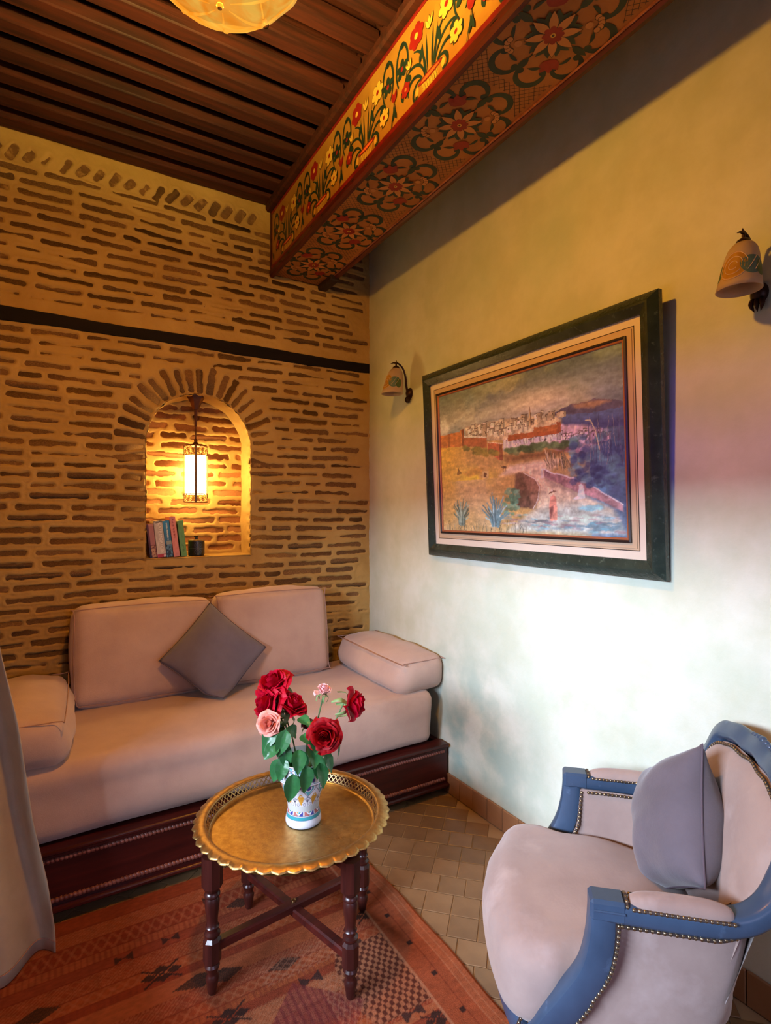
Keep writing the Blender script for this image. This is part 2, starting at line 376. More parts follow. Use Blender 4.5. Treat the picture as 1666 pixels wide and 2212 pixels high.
# window with clear panes below and violet panes above
win = bpy.data.objects.new('window_1', None); COL.objects.link(win); win.location = (XL-0.16, 0, 0); tag(win, kind='structure')
M['clear'] = pane_mat('clear_glass', (0.97,0.98,1.0)); M['violet'] = pane_mat('violet_glass', (0.17,0.09,0.42))
g = G(); fw = 0.05; ZT = 1.91
for z0, z1 in ((WZ0, WZ0+fw), (WZ1-fw, WZ1), (ZT-0.03, ZT+0.03)): g.box(-0.03, 0.03, WY0, WY1, z0, z1, c=0.004)
for y0, y1 in ((WY0, WY0+fw), (WY1-fw, WY1), ((WY0+WY1)/2-0.04, (WY0+WY1)/2+0.04)): g.box(-0.03, 0.03, y0, y1, WZ0, WZ1, c=0.004)
g.obj('window_frame', M['wood_black'], win)
for (y0, y1) in ((WY0+fw, (WY0+WY1)/2-0.04), ((WY0+WY1)/2+0.04, WY1-fw)):
    G().box(-0.004, 0.004, y0, y1, WZ0+fw, ZT-0.03).obj('pane', M['clear'], win, smooth=0)
    for z0, z1 in ((ZT+0.03, 2.045), (2.075, WZ1-fw)): G().box(-0.004, 0.004, y0, y1, z0, z1).obj('pane', M['violet'], win, smooth=0)
    G().box(-0.015, 0.015, y0, y1, 2.045, 2.075).obj('glazing_bar', M['wood_black'], win, smooth=0)
# ---- ceiling boards and joists
ce = G().box(XL-0.2, 0.2, YB-0.2, 0.3, ZC, ZC+0.1).obj('ceiling', M['wood_black'], smooth=0); tag(ce, kind='structure')  # near-black board colour stands in for the shade between the joists
y = -0.008
for k in range(31):
    jw = 0.080 + random.uniform(-.006, .006); z0 = 3.365 + random.uniform(-.006, .004)
    L_ = -0.70-XL
    G().box(XL, -0.705, -jw, 0, z0, z0+0.062, c=0.006).box(XL, -0.705, -jw*0.45, -0.004, z0+0.055, ZC).obj('joist', M['wood_dark'], ce, loc=(0, y, 0))
    if k and k % 1 == 0:
        G().box(-0.80, -0.70, 0, 0.077, 3.43, ZC, c=0.004).obj('joist_spacer', M['wood_dark'], ce, loc=(0, y, 0))
    y -= 0.1575
# ---- brick wall with niche
NX, NR, NS, NB = -1.104, 0.288, 1.888, 1.252      # niche axis, half width, springing, sill
ND = 0.185                                        # niche depth
ROW0, RP = 1.297, 0.0557
def half_open(z, pad=0.0):
    """half width of the niche opening at height z (nan outside)"""
    if z < NB-pad or z > NS+NR+pad: return 0.0
    if z <= NS: return NR+pad
    return math.sqrt(max(0.0, (NR+pad)**2-(z-NS)**2))
bricks = []      # (x centre, z centre, length, height, tilt)
def wav(x, z): return 0.006*math.sin(x*2.1+z*3.7)+0.004*math.sin(x*5.3-z*9.0)
for k in range(-14, 36):
    z = ROW0 + k*RP
    if 2.415 < z < 2.525 or z > 3.205: continue
    x = 0.02 - random.uniform(0, 0.2)
    while x > -2.5:
        Lb = random.uniform(0.195, 0.262) if random.random() < 0.86 else random.uniform(0.09, 0.13)
        xa, xb = x-Lb, min(x, -0.006)
        x -= Lb + random.uniform(0.022, 0.042)
        zz = z + wav((xa+xb)/2, z) + random.uniform(-.003, .003)
        hb = random.uniform(0.022, 0.031)
        segs = [(xa, xb)]
        rad = 0.165 if zz > NS-0.06 else 0.004
        ho = max(half_open(zz, rad), half_open(zz-0.02, rad), half_open(zz+0.02, rad)) if NB-0.03 < zz < NS+NR+0.2 else 0.0
        if ho > 0:
            segs = []
            for (a, b) in ((xa, min(xb, NX-ho)), (max(xa, NX+ho), xb)):
                if b-a > 0.05: segs.append((a, b))
        for (a, b) in segs:
            if zz > 2.93 and b > -0.70: b = min(b, 0)
            if b-a > 0.05: bricks.append(((a+b)/2, zz, b-a, hb, math.atan((wav(b, z)-wav(a, z))/(b-a))))
for k in range(23):                               # voussoirs round the arch
    t = math.radians(-14 + 208*k/22 + random.uniform(-1.2, 1.2)); L_ = random.uniform(0.125, 0.15); r = NR+0.012+L_/2
    bricks.append((NX+r*math.cos(t), NS+r*math.sin(t), L_, random.uniform(0.026, 0.033), t))
for k in range(-1, 21):                           # tilted course under the joists
    if k in (17, 18, 19, 20): continue
    bricks.append((-1.998+0.0745*k+random.uniform(-.005,.005), 3.262+random.uniform(-.004,.004), random.uniform(0.07, 0.095), random.uniform(0.026, 0.036), math.radians(58+random.uniform(-7, 7))))
xs = np.linspace(-2.6, 0.0, 401); zs = np.linspace(0.45, 3.50, 611)
X, Z = np.meshgrid(xs, zs, indexing='ij')
edge = fbm(X*30, Z*52, 3, 3)*0.008 + np.maximum(0, fbm(X*5, Z*14, 77, 3)+0.02)*0.020
slot = np.full(X.shape, 1.0)
for (bx, bz, bl, bh, bt) in bricks:
    r = bl/2+0.03; i0, i1 = np.searchsorted(xs, (bx-r, bx+r)); j0, j1 = np.searchsorted(zs, (bz-r if abs(bt) > .3 else bz-0.05, bz+r if abs(bt) > .3 else bz+0.05))
    if i1 <= i0 or j1 <= j0: continue
    dx = X[i0:i1,j0:j1]-bx; dz = Z[i0:i1,j0:j1]-bz
    u = dx*math.cos(bt)+dz*math.sin(bt); v = -dx*math.sin(bt)+dz*math.cos(bt); rc = bh*0.38
    qx = np.abs(u)-(bl/2-rc); qz = np.abs(v)-(bh/2-rc)
    sd = np.hypot(np.maximum(qx,0), np.maximum(qz,0))+np.minimum(np.maximum(qx,qz),0)-rc
    if abs(bt) > .3 or abs(bt) > 3: sd = sd-0.005
    slot[i0:i1,j0:j1] = np.minimum(slot[i0:i1,j0:j1], sd)
sd = slot + edge
rel = fbm(X*9, Z*9, 11, 4)*0.010 + fbm(X*45, Z*45, 5, 2)*0.0035
Yh = rel*(smoothstep(-0.002, 0.02, sd)*0.7+0.3) + 0.011*(1-smoothstep(-0.006, 0.006, sd)) - 0.003*np.exp(-((sd-0.009)/0.008)**2)
# the opening: drop the cells inside, draw the rim vertices onto the arch
def sd_open(x, z):
    top = np.hypot(x-NX, z-NS)-NR; body = np.maximum(np.abs(x-NX)-NR, NB-z)
    return np.where(z > NS, top, body)
S = sd_open(X, Z)
Sc = sd_open((X[:-1,:-1]+X[1:,1:])/2, (Z[:-1,:-1]+Z[1:,1:])/2)
keep = Sc > 0
near = np.abs(S) < 0.0075
rimz = np.where(Z > NS, 1, 0)
ang = np.arctan2(Z-NS, X-NX)
wob = 0.004*vnoise(Z*30, X*30, 9)
Xn = np.where(rimz == 1, NX+(NR+wob)*np.cos(ang), np.where(np.abs(X-NX) > NR-0.012, NX+np.sign(X-NX)*(NR+wob), X))
Zn = np.where(rimz == 1, NS+(NR+wob)*np.sin(ang), np.where(np.abs(X-NX) > NR-0.006, np.maximum(Z, NB), NB))
Xp = np.where(near, Xn, X); Zp = np.where(near, Zn, Z); Yh = np.where(near, 0.002, Yh)
me = grid_mesh('wall_back', np.stack([Xp, Yh, Zp], -1), M['mortar'], keep=keep, flip=False)
wb = mobj('wall_back', me); tag(wb, kind='structure')
lower = G().box(-2.6, 0.0, 0.005, 0.3, -0.02, 0.46).obj('wall_foot', M['mortar'], wb, smooth=0)
# brick objects: a few slab shapes, scaled to each brick
def slab(seed):
    r = random.Random(seed); g = G(); n = 7; v = []; f = []
    ring = [(-1,-1),(0,-1.04),(1,-1),(1,1),(0,1.04),(-1,1)]
    g.box(-0.5, 0.5, 0, 0.020, -0.5, 0.5, c=0.004)
    g.v = [(x*(1+r.uniform(-.03,.03)), y+r.uniform(-.0015,.0015), z*(1+r.uniform(-.08,.08))) for x, y, z in g.v]
    return g.mesh('brick', M['brick'], 30)
slabs = [slab(s) for s in range(8)]
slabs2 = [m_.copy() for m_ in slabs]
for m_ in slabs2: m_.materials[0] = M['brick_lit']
bricks.sort(key=lambda b: -(b[1]+0.2*b[0] if b[1] > 1.0 else -9))
vis = [b for b in bricks if (b[1] > 1.02 or b[0] < -1.70 or b[0] > -0.48) and b[1] > 0.72 and b[0] > -2.12 and not (b[1] > 2.97 and b[0] > -0.68)]
hid = [b for b in bricks if b not in vis]
vis.sort(key=lambda b: -b[2]); hid += vis[300:]; vis = vis[:300]
for n, (bx, bz, bl, bh, bt) in enumerate(vis):
    mobj('brick', slabs[n % 8], wb, (bx, 0.0050+random.uniform(-.0015, .0015), bz), (0, -bt, 0), (bl+0.010, 1, bh+0.010))
g = G()
for (bx, bz, bl, bh, bt) in hid:
    g.box(-(bl+.01)/2, (bl+.01)/2, 0, 0.02, -(bh+.01)/2, (bh+.01)/2, c=0.003, mat=Matrix.Translation((bx, 0.0052, bz)) @ Matrix.Rotation(-bt, 4, 'Y'))
tag(g.obj('brick_field', M['brick'], wb, smooth=30), kind='stuff')
# ---- niche lining: back wall with bricks, jambs, arch soffit and sill
nxs = np.linspace(NX-NR-0.03, NX+NR+0.03, 110); nzs = np.linspace(NB-0.03, NS+NR+0.03, 200)
X, Z = np.meshgrid(nxs, nzs, indexing='ij'); slot = np.full(X.shape, 1.0); nb = []
for k in range(0, 17):
    z = NB+0.035+k*RP; x = NX-NR-random.uniform(0, 0.2)
    while x < NX+NR:
        Lb = random.uniform(0.14, 0.25); nb.append((x+Lb/2, z+random.uniform(-.004,.004), Lb, random.uniform(0.024,0.034), random.uniform(-.02,.02))); x += Lb+random.uniform(.02,.05)
for (bx, bz, bl, bh, bt) in nb:
    dx = X-bx; dz = Z-bz; u = dx*math.cos(bt)+dz*math.sin(bt); v = -dx*math.sin(bt)+dz*math.cos(bt); rc = bh*0.4
    qx = np.abs(u)-(bl/2-rc); qz = np.abs(v)-(bh/2-rc)
    slot = np.minimum(slot, np.hypot(np.maximum(qx,0), np.maximum(qz,0))+np.minimum(np.maximum(qx,qz),0)-rc)
sd = slot+fbm(X*38, Z*60, 21, 3)*0.011
Yh = ND + fbm(X*9, Z*9, 31, 3)*0.008 + 0.014*(1-smoothstep(-0.006, 0.006, sd))
nw = mobj('wall_niche', grid_mesh('wall_niche', np.stack([X, Yh, Z], -1), M['mortar'])); tag(nw, kind='structure')
for n, (bx, bz, bl, bh, bt) in enumerate(nb):
    a, b = max(bx-bl/2, NX-NR-.02), min(bx+bl/2, NX+NR+.02)
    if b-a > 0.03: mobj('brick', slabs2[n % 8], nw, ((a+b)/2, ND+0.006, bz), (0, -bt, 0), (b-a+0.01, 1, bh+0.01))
# jambs + soffit as one ruled strip following the arch, slightly bumpy
prof = [(-NR, z) for z in np.linspace(NB-0.012, NS, 50)] + [(NR*math.cos(t), NS-0+NR*math.sin(t)) for t in np.linspace(PI, 0, 80)[1:-1]] + [(NR, z) for z in np.linspace(NS, NB-0.012, 50)]
prof = np.array(prof); dep = np.linspace(-0.001, ND+0.012, 14)
arc = np.concatenate([[0], np.cumsum(np.hypot(*np.diff(prof, axis=0).T))])
A, D = np.meshgrid(arc, dep, indexing='ij')
ctr = np.array([0, NS]); nrm = np.where((prof[:,1] < NS)[:,None], np.stack([np.sign(prof[:,0]), 0*prof[:,0]], 1), (prof-ctr)/NR)
inset = (0.006*np.sin(A*2*PI/0.0557)*(1-smoothstep(0.03, 0.08, D)) + fbm(A*14, D*14, 41, 3)*0.010)
inset[:, 0] *= 0.4; inset[:, 0] += wob.mean()
PX = NX+prof[:,0][:,None]+nrm[:,0][:,None]*inset; PZ = prof[:,1][:,None]+nrm[:,1][:,None]*inset
mobj('niche_jamb', grid_mesh('niche_jamb', np.stack([PX, D, PZ], -1), M['mortar'], flip=True), nw)
sx = np.linspace(NX-NR-0.01, NX+NR+0.01, 60); sy = np.linspace(-0.004, ND+0.02, 20)
X, Yv = np.meshgrid(sx, sy, indexing='ij'); zz = NB + fbm(X*14, Yv*14, 51, 3)*0.005 - 0.004*(Yv < 0.002)
mobj('niche_sill', grid_mesh('niche_sill', np.stack([X, Yv, zz], -1), M['mortar']), nw)
# closing shell behind the brick wall
tag(G().box(-2.6, 0.3, 0.32, 0.40, -0.02, ZC+0.1).obj('wall_outer', M['plaster_plain'], smooth=0), kind='structure')
# ---- dark tie beam let into the wall
g = G(); n = 60
xs_ = np.linspace(-2.5, -0.003, n); g2 = []
top = 2.504+0.004*np.sin(xs_*5)+rng.uniform(-.0015,.0015,n); bot = 2.434+0.004*np.sin(xs_*4+1)+rng.uniform(-.0015,.0015,n)
for i in range(n):
    g2 += [(xs_[i], 0.02, bot[i]), (xs_[i], -0.008, bot[i]+.003), (xs_[i], -0.008, top[i]-.003), (xs_[i], 0.02, top[i])]
f = [(4*i+q, 4*i+4+q, 4*i+5+q, 4*i+1+q) for i in range(n-1) for q in range(3)]
tb = G().add(g2, f).obj('trim_1', M['tie_wood']); tag(tb, 'dark wooden tie beam set across the brick wall', kind='structure')
# ---- skirting tiles
bb = G().box(-0.004, 0.0, YB, 0.0, 0, 0.100).obj('baseboard_right', M['grout'], smooth=0); tag(bb, kind='structure')
y = -0.605
base_me = [G().box(-0.013, -0.002, -0.0515, 0.0515, 0.001, 0.103+0.002*k, c=0.0015).mesh('skirting_tile', M['base_tile'], 30) for k in range(3)]
while y > -4.9:
    mobj('tile', base_me[random.randrange(3)], bb, (random.uniform(-.001,.001), y, 0)); y -= 0.1065
# ================================================================== painted beam
BX0, BX1, BZ0, BZ1 = -0.690, -0.330, 2.955, 3.50
ochre = M['ochre'] = mat('ochre_paint', lin(170,120,46), 0.42, lin(154,102,36), 6.0, spec=0.4)
ochre2 = M['ochre2'] = mat('orange_ochre_paint', lin(178,112,54), 0.45, lin(160,96,44), 6.0, spec=0.4)
beam = G().box(BX0, BX1, -4.98, -0.004, BZ0, BZ1, c=0.003).obj('beam_painted', [M['ochre']], smooth=30)
tag(beam, 'large ceiling beam painted with flowers and round medallions', kind='structure')
beam.name = 'trim_2'
G().box(BX0+0.004, BX1-0.004, -4.97, -0.012, BZ0-0.003, BZ0+0.001).obj('soffit_panel', M['ochre2'], beam, smooth=0)
red = M['red_paint'] = mat('red_lacquer', lin(132,24,18), 0.35, lin(100,16,14), 8.0)
dred = M['dark_red'] = mat('dark_red_wood', lin(84,24,18), 0.4, lin(58,16,14), 6.0, stretch=(8,0.6,8))
def mould(name, x, z, w_, h_, m, y0=-4.98, y1=-0.004, c=0.006):
    return G().box(x-w_/2, x+w_/2, y0, y1, z-h_/2, z+h_/2, c=c).obj(name, m, beam, smooth=30)
mould('corner_moulding', BX0+0.004, BZ0-0.002, 0.034, 0.044, dred, c=0.010)
mould('corner_moulding', BX1-0.008, BZ0-0.006, 0.030, 0.030, dred, c=0.008)
mould('red_band', BX0-0.001, BZ0+0.034, 0.008, 0.020, red, c=0.003)
mould('red_band', BX0-0.001, 3.316, 0.008, 0.014, red, c=0.003)
mould('top_moulding', BX0-0.012, 3.352, 0.050, 0.052, M['wood_dark'], c=0.010)
mould('upper_board', BX0-0.004, 3.43, 0.012, 0.14, M['wood_dark'], c=0.002)
mould('gilt_line', BX1-0.026, BZ0-0.006, 0.006, 0.010, M['mahogany_lite'], c=0.002)
mould('end_board', BX0+0.0, (BZ0+3.33)/2, 0.012, 3.33-BZ0, dred, y0=-0.030, y1=-0.003, c=0.003)
mould('end_block', BX1-0.02, BZ0-0.014, 0.06, 0.040, M['wood_black'], y0=-0.20, y1=-0.003, c=0.006)
# --- painted motifs as thin raised paint
class Motif:
    def __init__(s): s.g = G(); s.layer = 0
    def P(s, pts, m, lift=None):
        l = (s.layer if lift is None else lift)*0.00004; s.layer += 1
        v = [(a, b, 0.0004+l) for a, b in pts]; s.g.add(v, [tuple(range(len(v)))], m)
    def leaf(s, x, y, ang, ln, wd, m, bend=0.0):
        n = 9; up = []; dn = []
        for i in range(n+1):
            t = i/n; a = ang+bend*t; px = x+ln*t*math.cos(ang+bend*t*0.5); py = y+ln*t*math.sin(ang+bend*t*0.5)
            w_ = wd*math.sin(PI*min(1, t**0.8)); up.append((px-w_*math.sin(a), py+w_*math.cos(a))); dn.append((px+w_*math.sin(a), py-w_*math.cos(a)))
        s.strip(up, dn, m)
    def strip(s, up, dn, m):
        l = s.layer*0.00004; s.layer += 1; n = len(up)
        v = [(a, b, 0.0004+l) for a, b in up]+[(a, b, 0.0004+l) for a, b in dn]
        s.g.add(v, [(i, n+i, n+i+1, i+1) for i in range(n-1)], m)
    def band(s, pts, w0, w1, m, wm=None):
        n = len(pts); up = []; dn = []
        for i in range(n):
            a = np.array(pts[max(i-1,0)]); b = np.array(pts[min(i+1,n-1)]); d = b-a; d = d/(np.hypot(*d)+1e-9); t = i/(n-1)
            w_ = (w0*(1-t)+w1*t) if wm is None else (w0*(1-t)**2+2*wm*t*(1-t)+w1*t*t)
            up.append((pts[i][0]-d[1]*w_, pts[i][1]+d[0]*w_)); dn.append((pts[i][0]+d[1]*w_, pts[i][1]-d[0]*w_))
        s.strip(up, dn, m)
    def disc(s, x, y, r, m, n=14, ry=None, rot=0):
        ry = ry or r; c, q = math.cos(rot), math.sin(rot)
        s.P([(x+r*math.cos(t)*c-ry*math.sin(t)*q, y+r*math.cos(t)*q+ry*math.sin(t)*c) for t in np.linspace(0, 2*PI, n, endpoint=False)], m)
    def arc(s, x, y, r, a0, a1, w0, w1, m, n=12, wm=None, ry=None):
        ry = ry or r
        s.band([(x+r*math.cos(t), y+ry*math.sin(t)) for t in np.linspace(a0, a1, n)], w0, w1, m, wm)
    def flower(s, x, y, R, n, m, mc, rot=0, w=0.33, mo=None):
        for k in range(n):
            t = rot+2*PI*k/n
            if mo is not None: s.disc(x+R*0.58*math.cos(t), y+R*0.58*math.sin(t), R*0.46, mo, 10, R*w*1.16, t)
        for k in range(n):
            t = rot+2*PI*k/n; s.disc(x+R*0.58*math.cos(t), y+R*0.58*math.sin(t), R*0.42, m, 10, R*w, t)
        s.disc(x, y, R*0.24, mc, 10)
MC = [mat('paint_green', lin(30,52,40), 0.45, lin(22,40,34), 20), mat('paint_red', lin(150,28,22), 0.45, lin(128,20,18), 20), mat('paint_yellow', lin(212,164,64), 0.45),
      mat('paint_outline', lin(60,38,20), 0.5), mat('paint_orange', lin(222,104,44), 0.45), mat('paint_pale', lin(190,122,62), 0.45)]
GR, RD, YE, OU, OR, PA = range(6)
def medallion():
    s = Motif(); n = 8
    for k in range(24):                          # net ground round the medallion
        pass
    for k in range(8):                           # outer C-scrolls
        t = PI/8+2*PI*k/8; cx, cy = 0.137*math.cos(t), 0.158*math.sin(t); r = 0.047
        s.arc(cx, cy, r, t-1.85, t+1.85, 0.005, 0.005, GR, 16, wm=0.017)
        for e in (-1.85, 1.85): s.disc(cx+r*0.86*math.cos(t+e), cy+r*0.86*math.sin(t+e), 0.0125, GR, 10)
    for k in range(8):
        t = 2*PI*k/8; cx, cy = 0.112*math.cos(t), 0.130*math.sin(t)
        if k % 2 == 0:
            s.leaf(0.086*math.cos(t), 0.10*math.sin(t), t, 0.062, 0.0125, GR); s.band([(0.05*math.cos(t), 0.05*math.sin(t)), (cx, cy)], 0.003, 0.002, GR)
        else:
            mm = RD if k in (1, 5) else (YE if k in (3, 7) else RD)
            if mm == RD:
                for e in (-0.55, 0, 0.55): s.leaf(cx*0.78, cy*0.78, t+e, 0.056, 0.018, RD)
            else:
                for e in (-1.0, -0.5, 0, 0.5, 1.0): s.disc(cx*0.93+0.026*math.cos(t+e), cy*0.93+0.026*math.sin(t+e), 0.0115, OU, 8); s.disc(cx*0.93+0.026*math.cos(t+e), cy*0.93+0.026*math.sin(t+e), 0.0095, PA, 8)
                s.disc(cx*0.85, cy*0.85, 0.012, PA, 8)
        t2 = t+PI/8; a2 = 0.115
        s.leaf(a2*math.cos(t2-0.18), 1.12*a2*math.sin(t2-0.18), t2+1.0, 0.045, 0.006, GR, 0.8)
    for k in range(8):                           # star flower
        t = 2*PI*k/8+PI/8
        for e in (-0.25, 0.25): s.leaf(0.03*math.cos(t), 0.03*math.sin(t), t+e, 0.058, 0.013, GR, e)
    for k in range(8):
        t = 2*PI*k/8; s.leaf(0.012*math.cos(t), 0.012*math.sin(t), t, 0.075, 0.0155, OU); s.leaf(0.014*math.cos(t), 0.014*math.sin(t), t, 0.070, 0.0135, PA)
    s.flower(0, 0, 0.034, 8, RD, YE, w=0.3); s.disc(0, 0, 0.0045, OU, 8)
    return s.g
def net(w_, h_, holes):
    """thin painted lattice lines outside the medallions"""
    s = Motif(); st = 0.0165
    def ok(x, y): return all(((x-a)/0.178)**2+((y-b)/0.205)**2 > 1 for a, b in holes) and abs(x) < w_/2 and abs(y) < h_/2
    for fam in (1, -1):
        for k in np.arange(-h_, h_, st*1.41):
            run = []
            for x in np.linspace(-w_/2, w_/2, 40):
                yv = fam*x+k
                if ok(x, yv): run.append((x, yv))
                else:
                    if len(run) > 1: s.layer = 0; s.band([run[0], run[-1]], 0.0009, 0.0009, OU)
                    run = []
            if len(run) > 1: s.layer = 0; s.band([run[0], run[-1]], 0.0009, 0.0009, OU)
    return s.g
# under face: local (a, b, n) -> (x = xc + a, y = yc + b, z = BZ0-0.003 - n)
def under(g, xc, yc): g.v = [(xc+a, yc+b, BZ0-0.003-n) for a, b, n in g.v]; g.f = [q[::-1] for q in g.f]; return g
mme = under(medallion(), 0, 0).mesh('medallion', MC, 0)
for k in range(10): mobj('painted_medallion', mme, beam, (-0.522, -0.265-0.45*k, 0))
nme = under(net(0.305, 0.45, [(0, 0.225), (0, -0.225)]), 0, 0).mesh('net', MC, 0)
for k in range(10): mobj('painted_net', nme, beam, (-0.517, -0.04-0.45*k, 0))
def floral():
    s = Motif(); s.layer = 0
    # basket and mouth
    s.P([(-0.052,0.052),(0.052,0.052),(0.042,0.004),(-0.042,0.004)], YE)
    for k in range(-3, 4): s.band([(k*0.014-0.008, 0.05), (k*0.014+0.006, 0.006)], .0008, .0008, OU); s.band([(k*0.014+0.008, 0.05), (k*0.014-0.006, 0.006)], .0008, .0008, OU)
    s.disc(0, 0.058, 0.074, OU, 20, 0.0135); s.disc(0, 0.058, 0.071, RD, 20, 0.0115); s.disc(0, 0.058, 0.055, OR, 18, 0.006)
    for sg in (-1, 1):
        X_ = lambda p: [(sg*a, b) for a, b in p]
        s.band(X_(bez((0.05,0.07),(0.10,0.09),(0.12,0.02),(0.085,0.012),14)), 0.004, 0.003, GR, wm=0.010)
        s.disc(sg*0.082, 0.020, 0.009, GR, 10); s.disc(sg*0.078, 0.040, 0.010, YE, 10, 0.016)
        s.band(X_(bez((0.045,0.07),(0.09,0.13),(0.15,0.10),(0.135,0.055),14)), 0.003, 0.003, GR, wm=0.011)
        s.band(X_(bez((0.03,0.07),(0.05,0.16),(0.14,0.17),(0.165,0.12),14)), 0.003, 0.002, GR, wm=0.009)
        s.band(X_(bez((0.02,0.07),(0.03,0.15),(0.06,0.19),(0.10,0.20),14)), 0.003, 0.002, GR, wm=0.008)
        s.leaf(sg*0.115, 0.115, PI/2-sg*0.9, 0.05, 0.013, GR, -sg*0.4); s.leaf(sg*0.17, 0.06, PI/2-sg*0.3, 0.05, 0.010, GR); s.leaf(sg*0.06, 0.13, PI/2+sg*0.2, 0.06, 0.010, GR)
        s.leaf(sg*0.012, 0.07, PI/2-sg*0.07, 0.15, 0.0048, GR); s.leaf(sg*0.026, 0.07, PI/2-sg*0.16, 0.14, 0.0045, GR)
        # arched iris
        s.arc(sg*0.178, 0.205, 0.040, PI*(-0.35), PI*1.3, 0.002, 0.003, GR, 18, wm=0.010, ry=0.085)
        s.disc(sg*0.178, 0.285, 0.018, GR, 10, 0.013)
        s.flower(sg*0.178, 0.195, 0.040, 5, GR, RD, PI/2, 0.34)
    s.flower(-0.082, 0.250, 0.048, 6, RD, YE, 0.3, 0.40); s.flower(0.098, 0.225, 0.045, 6, YE, RD, 0.2, 0.34, OU)
    s.flower(0.150, 0.090, 0.036, 6, YE, RD, 0.5, 0.34, OU); s.flower(-0.150, 0.095, 0.030, 6, RD, OR, 0.5, 0.38)
    for e in (-0.5, 0, 0.5): s.leaf(0.0, 0.215, PI/2+e, 0.052, 0.009, OU); s.leaf(0.0, 0.216, PI/2+e, 0.048, 0.0075, YE)
    for e in (-0.5, 0, 0.5): s.leaf(-0.122, 0.155, PI/2+e+0.3, 0.042, 0.0075, OU); s.leaf(-0.122, 0.156, PI/2+e+0.3, 0.038, 0.0062, YE)
    s.leaf(0.215, 0.03, 1.2, 0.06, 0.008, GR); s.leaf(-0.215, 0.03, PI-1.2, 0.06, 0.008, GR)
    for e in (-0.35, 0.35): s.leaf(0.228, 0.10, PI/2+e, 0.05, 0.010, RD)
    s.band(bez((0.228,0.10),(0.23,0.06),(0.2,0.03),(0.21,0.0),10), 0.0025, 0.002, GR)
    return s.g
g = floral(); g.v = [(BX0-n, -a, BZ0+0.032+0.98*b) for a, b, n in g.v]; g.f = [q[::-1] for q in g.f]; fme = g.mesh('floral', MC, 0)
for k in range(11): mobj('painted_flowers', fme, beam, (0, -0.285-0.4585*k, 0))
# ================================================================== lamps
def point_light(name, loc, power, color, radius, parent=None):
    l = bpy.data.lights.new(name, 'POINT'); l.energy = power; l.color = color; l.shadow_soft_size = radius
    o = bpy.data.objects.new(name, l); COL.objects.link(o); o.location = loc
    if parent is not None: o.parent = parent
    return o
# ---- ceiling lamp: amber glass bowl on three chains
LX, LY, LZ = -1.458, -1.820, 2.790
lamp = thing('ceiling_lamp', 'amber glass bowl lamp with scalloped shell relief hanging under the dark joists', 'lamp', (LX, LY, LZ))
M['amber'] = amber_mat('amber_glass', (1.0, 0.32, 0.02), (1.0, 0.55, 0.08), 1.45, 0.42, (1.0, 0.62, 0.20))
M['amber_rim'] = amber_mat('amber_glass_rim', (1.0, 0.40, 0.05), (1.0, 0.55, 0.10), 1.0, 0.15, (1.0, 0.7, 0.3))
prof = [(0.0, 0.0), (0.03, 0.003), (0.06, 0.010), (0.09, 0.022), (0.12, 0.038), (0.15, 0.058), (0.175, 0.080), (0.195, 0.105), (0.212, 0.132), (0.226, 0.150)]
prof = [(r*0.885, z*0.78) for r, z in prof]
def shell(r, z, t, i):
    k = i/9.0; return r*(1 + 0.030*k*abs(math.sin(4*t)) + 0.012*k*math.sin(24*t)*(1-k) + 0.03*k*k*math.cos(8*t))
g = G().lathe(prof, 128, rfun=shell); bowl = g.obj('glass_bowl', M['amber'], lamp, 60)
G().tube([(shell(0.2, 0, t, 9)*math.cos(t), shell(0.2, 0, t, 9)*math.sin(t), 0.117) for t in np.linspace(0, 2*PI, 96, endpoint=False)], 0.0045, 6, closed=True).obj('glass_rim', M['amber_rim'], bowl)
for k in range(8):                              # moulded shell ribs on the bowl
    t = 2*PI*k/8+0.2
    pts = [(r*math.cos(t+0.25*math.sin(r*14)), r*math.sin(t+0.25*math.sin(r*14)), z-0.0025) for r, z in prof[1:8]]
    G().tube(pts, [0.001, .002, .003, .0032, .003, .002, .001], 6).obj('relief_rib', M['amber'], bowl)
G().lathe([(0, -0.014), (0.006, -0.012), (0.009, -0.005), (0.006, 0.001), (0.012, 0.004), (0, 0.006)], 14).obj('finial', M['brass_plain'], lamp)
for k in range(3):
    t = 2*PI*k/3+0.65; px, py = 0.192*math.cos(t), 0.192*math.sin(t)
    G().lathe([(0, -0.012), (0.009, -0.008), (0.011, 0), (0.006, 0.010), (0, 0.012)], 10, c=(px*1.05, py*1.05, 0.117)).obj('hook_knob', M['iron'], lamp)
    G().tube([(px, py, 0.122), (px*0.5, py*0.5, 0.38), (px*0.08, py*0.08, 0.56)], 0.0025, 6).obj('chain', M['iron'], lamp)
G().lathe([(0, 0.54), (0.02, 0.55), (0.055, 0.575), (0.06, 0.60), (0, 0.60)], 24).obj('ceiling_rose', M['iron'], lamp)
point_light('bulb_light', (0, 0, 0.070), 134, (1.0, 0.70, 0.17), 0.05, lamp)
dl = area_light('bowl_light', (0, 0, 0), (0, 0, -1), 0.12, 0.12, 48, (1.0, 0.60, 0.16)); dl.data.shape = 'DISK'; dl.parent = lamp; dl.location = (0, 0, 0.030)
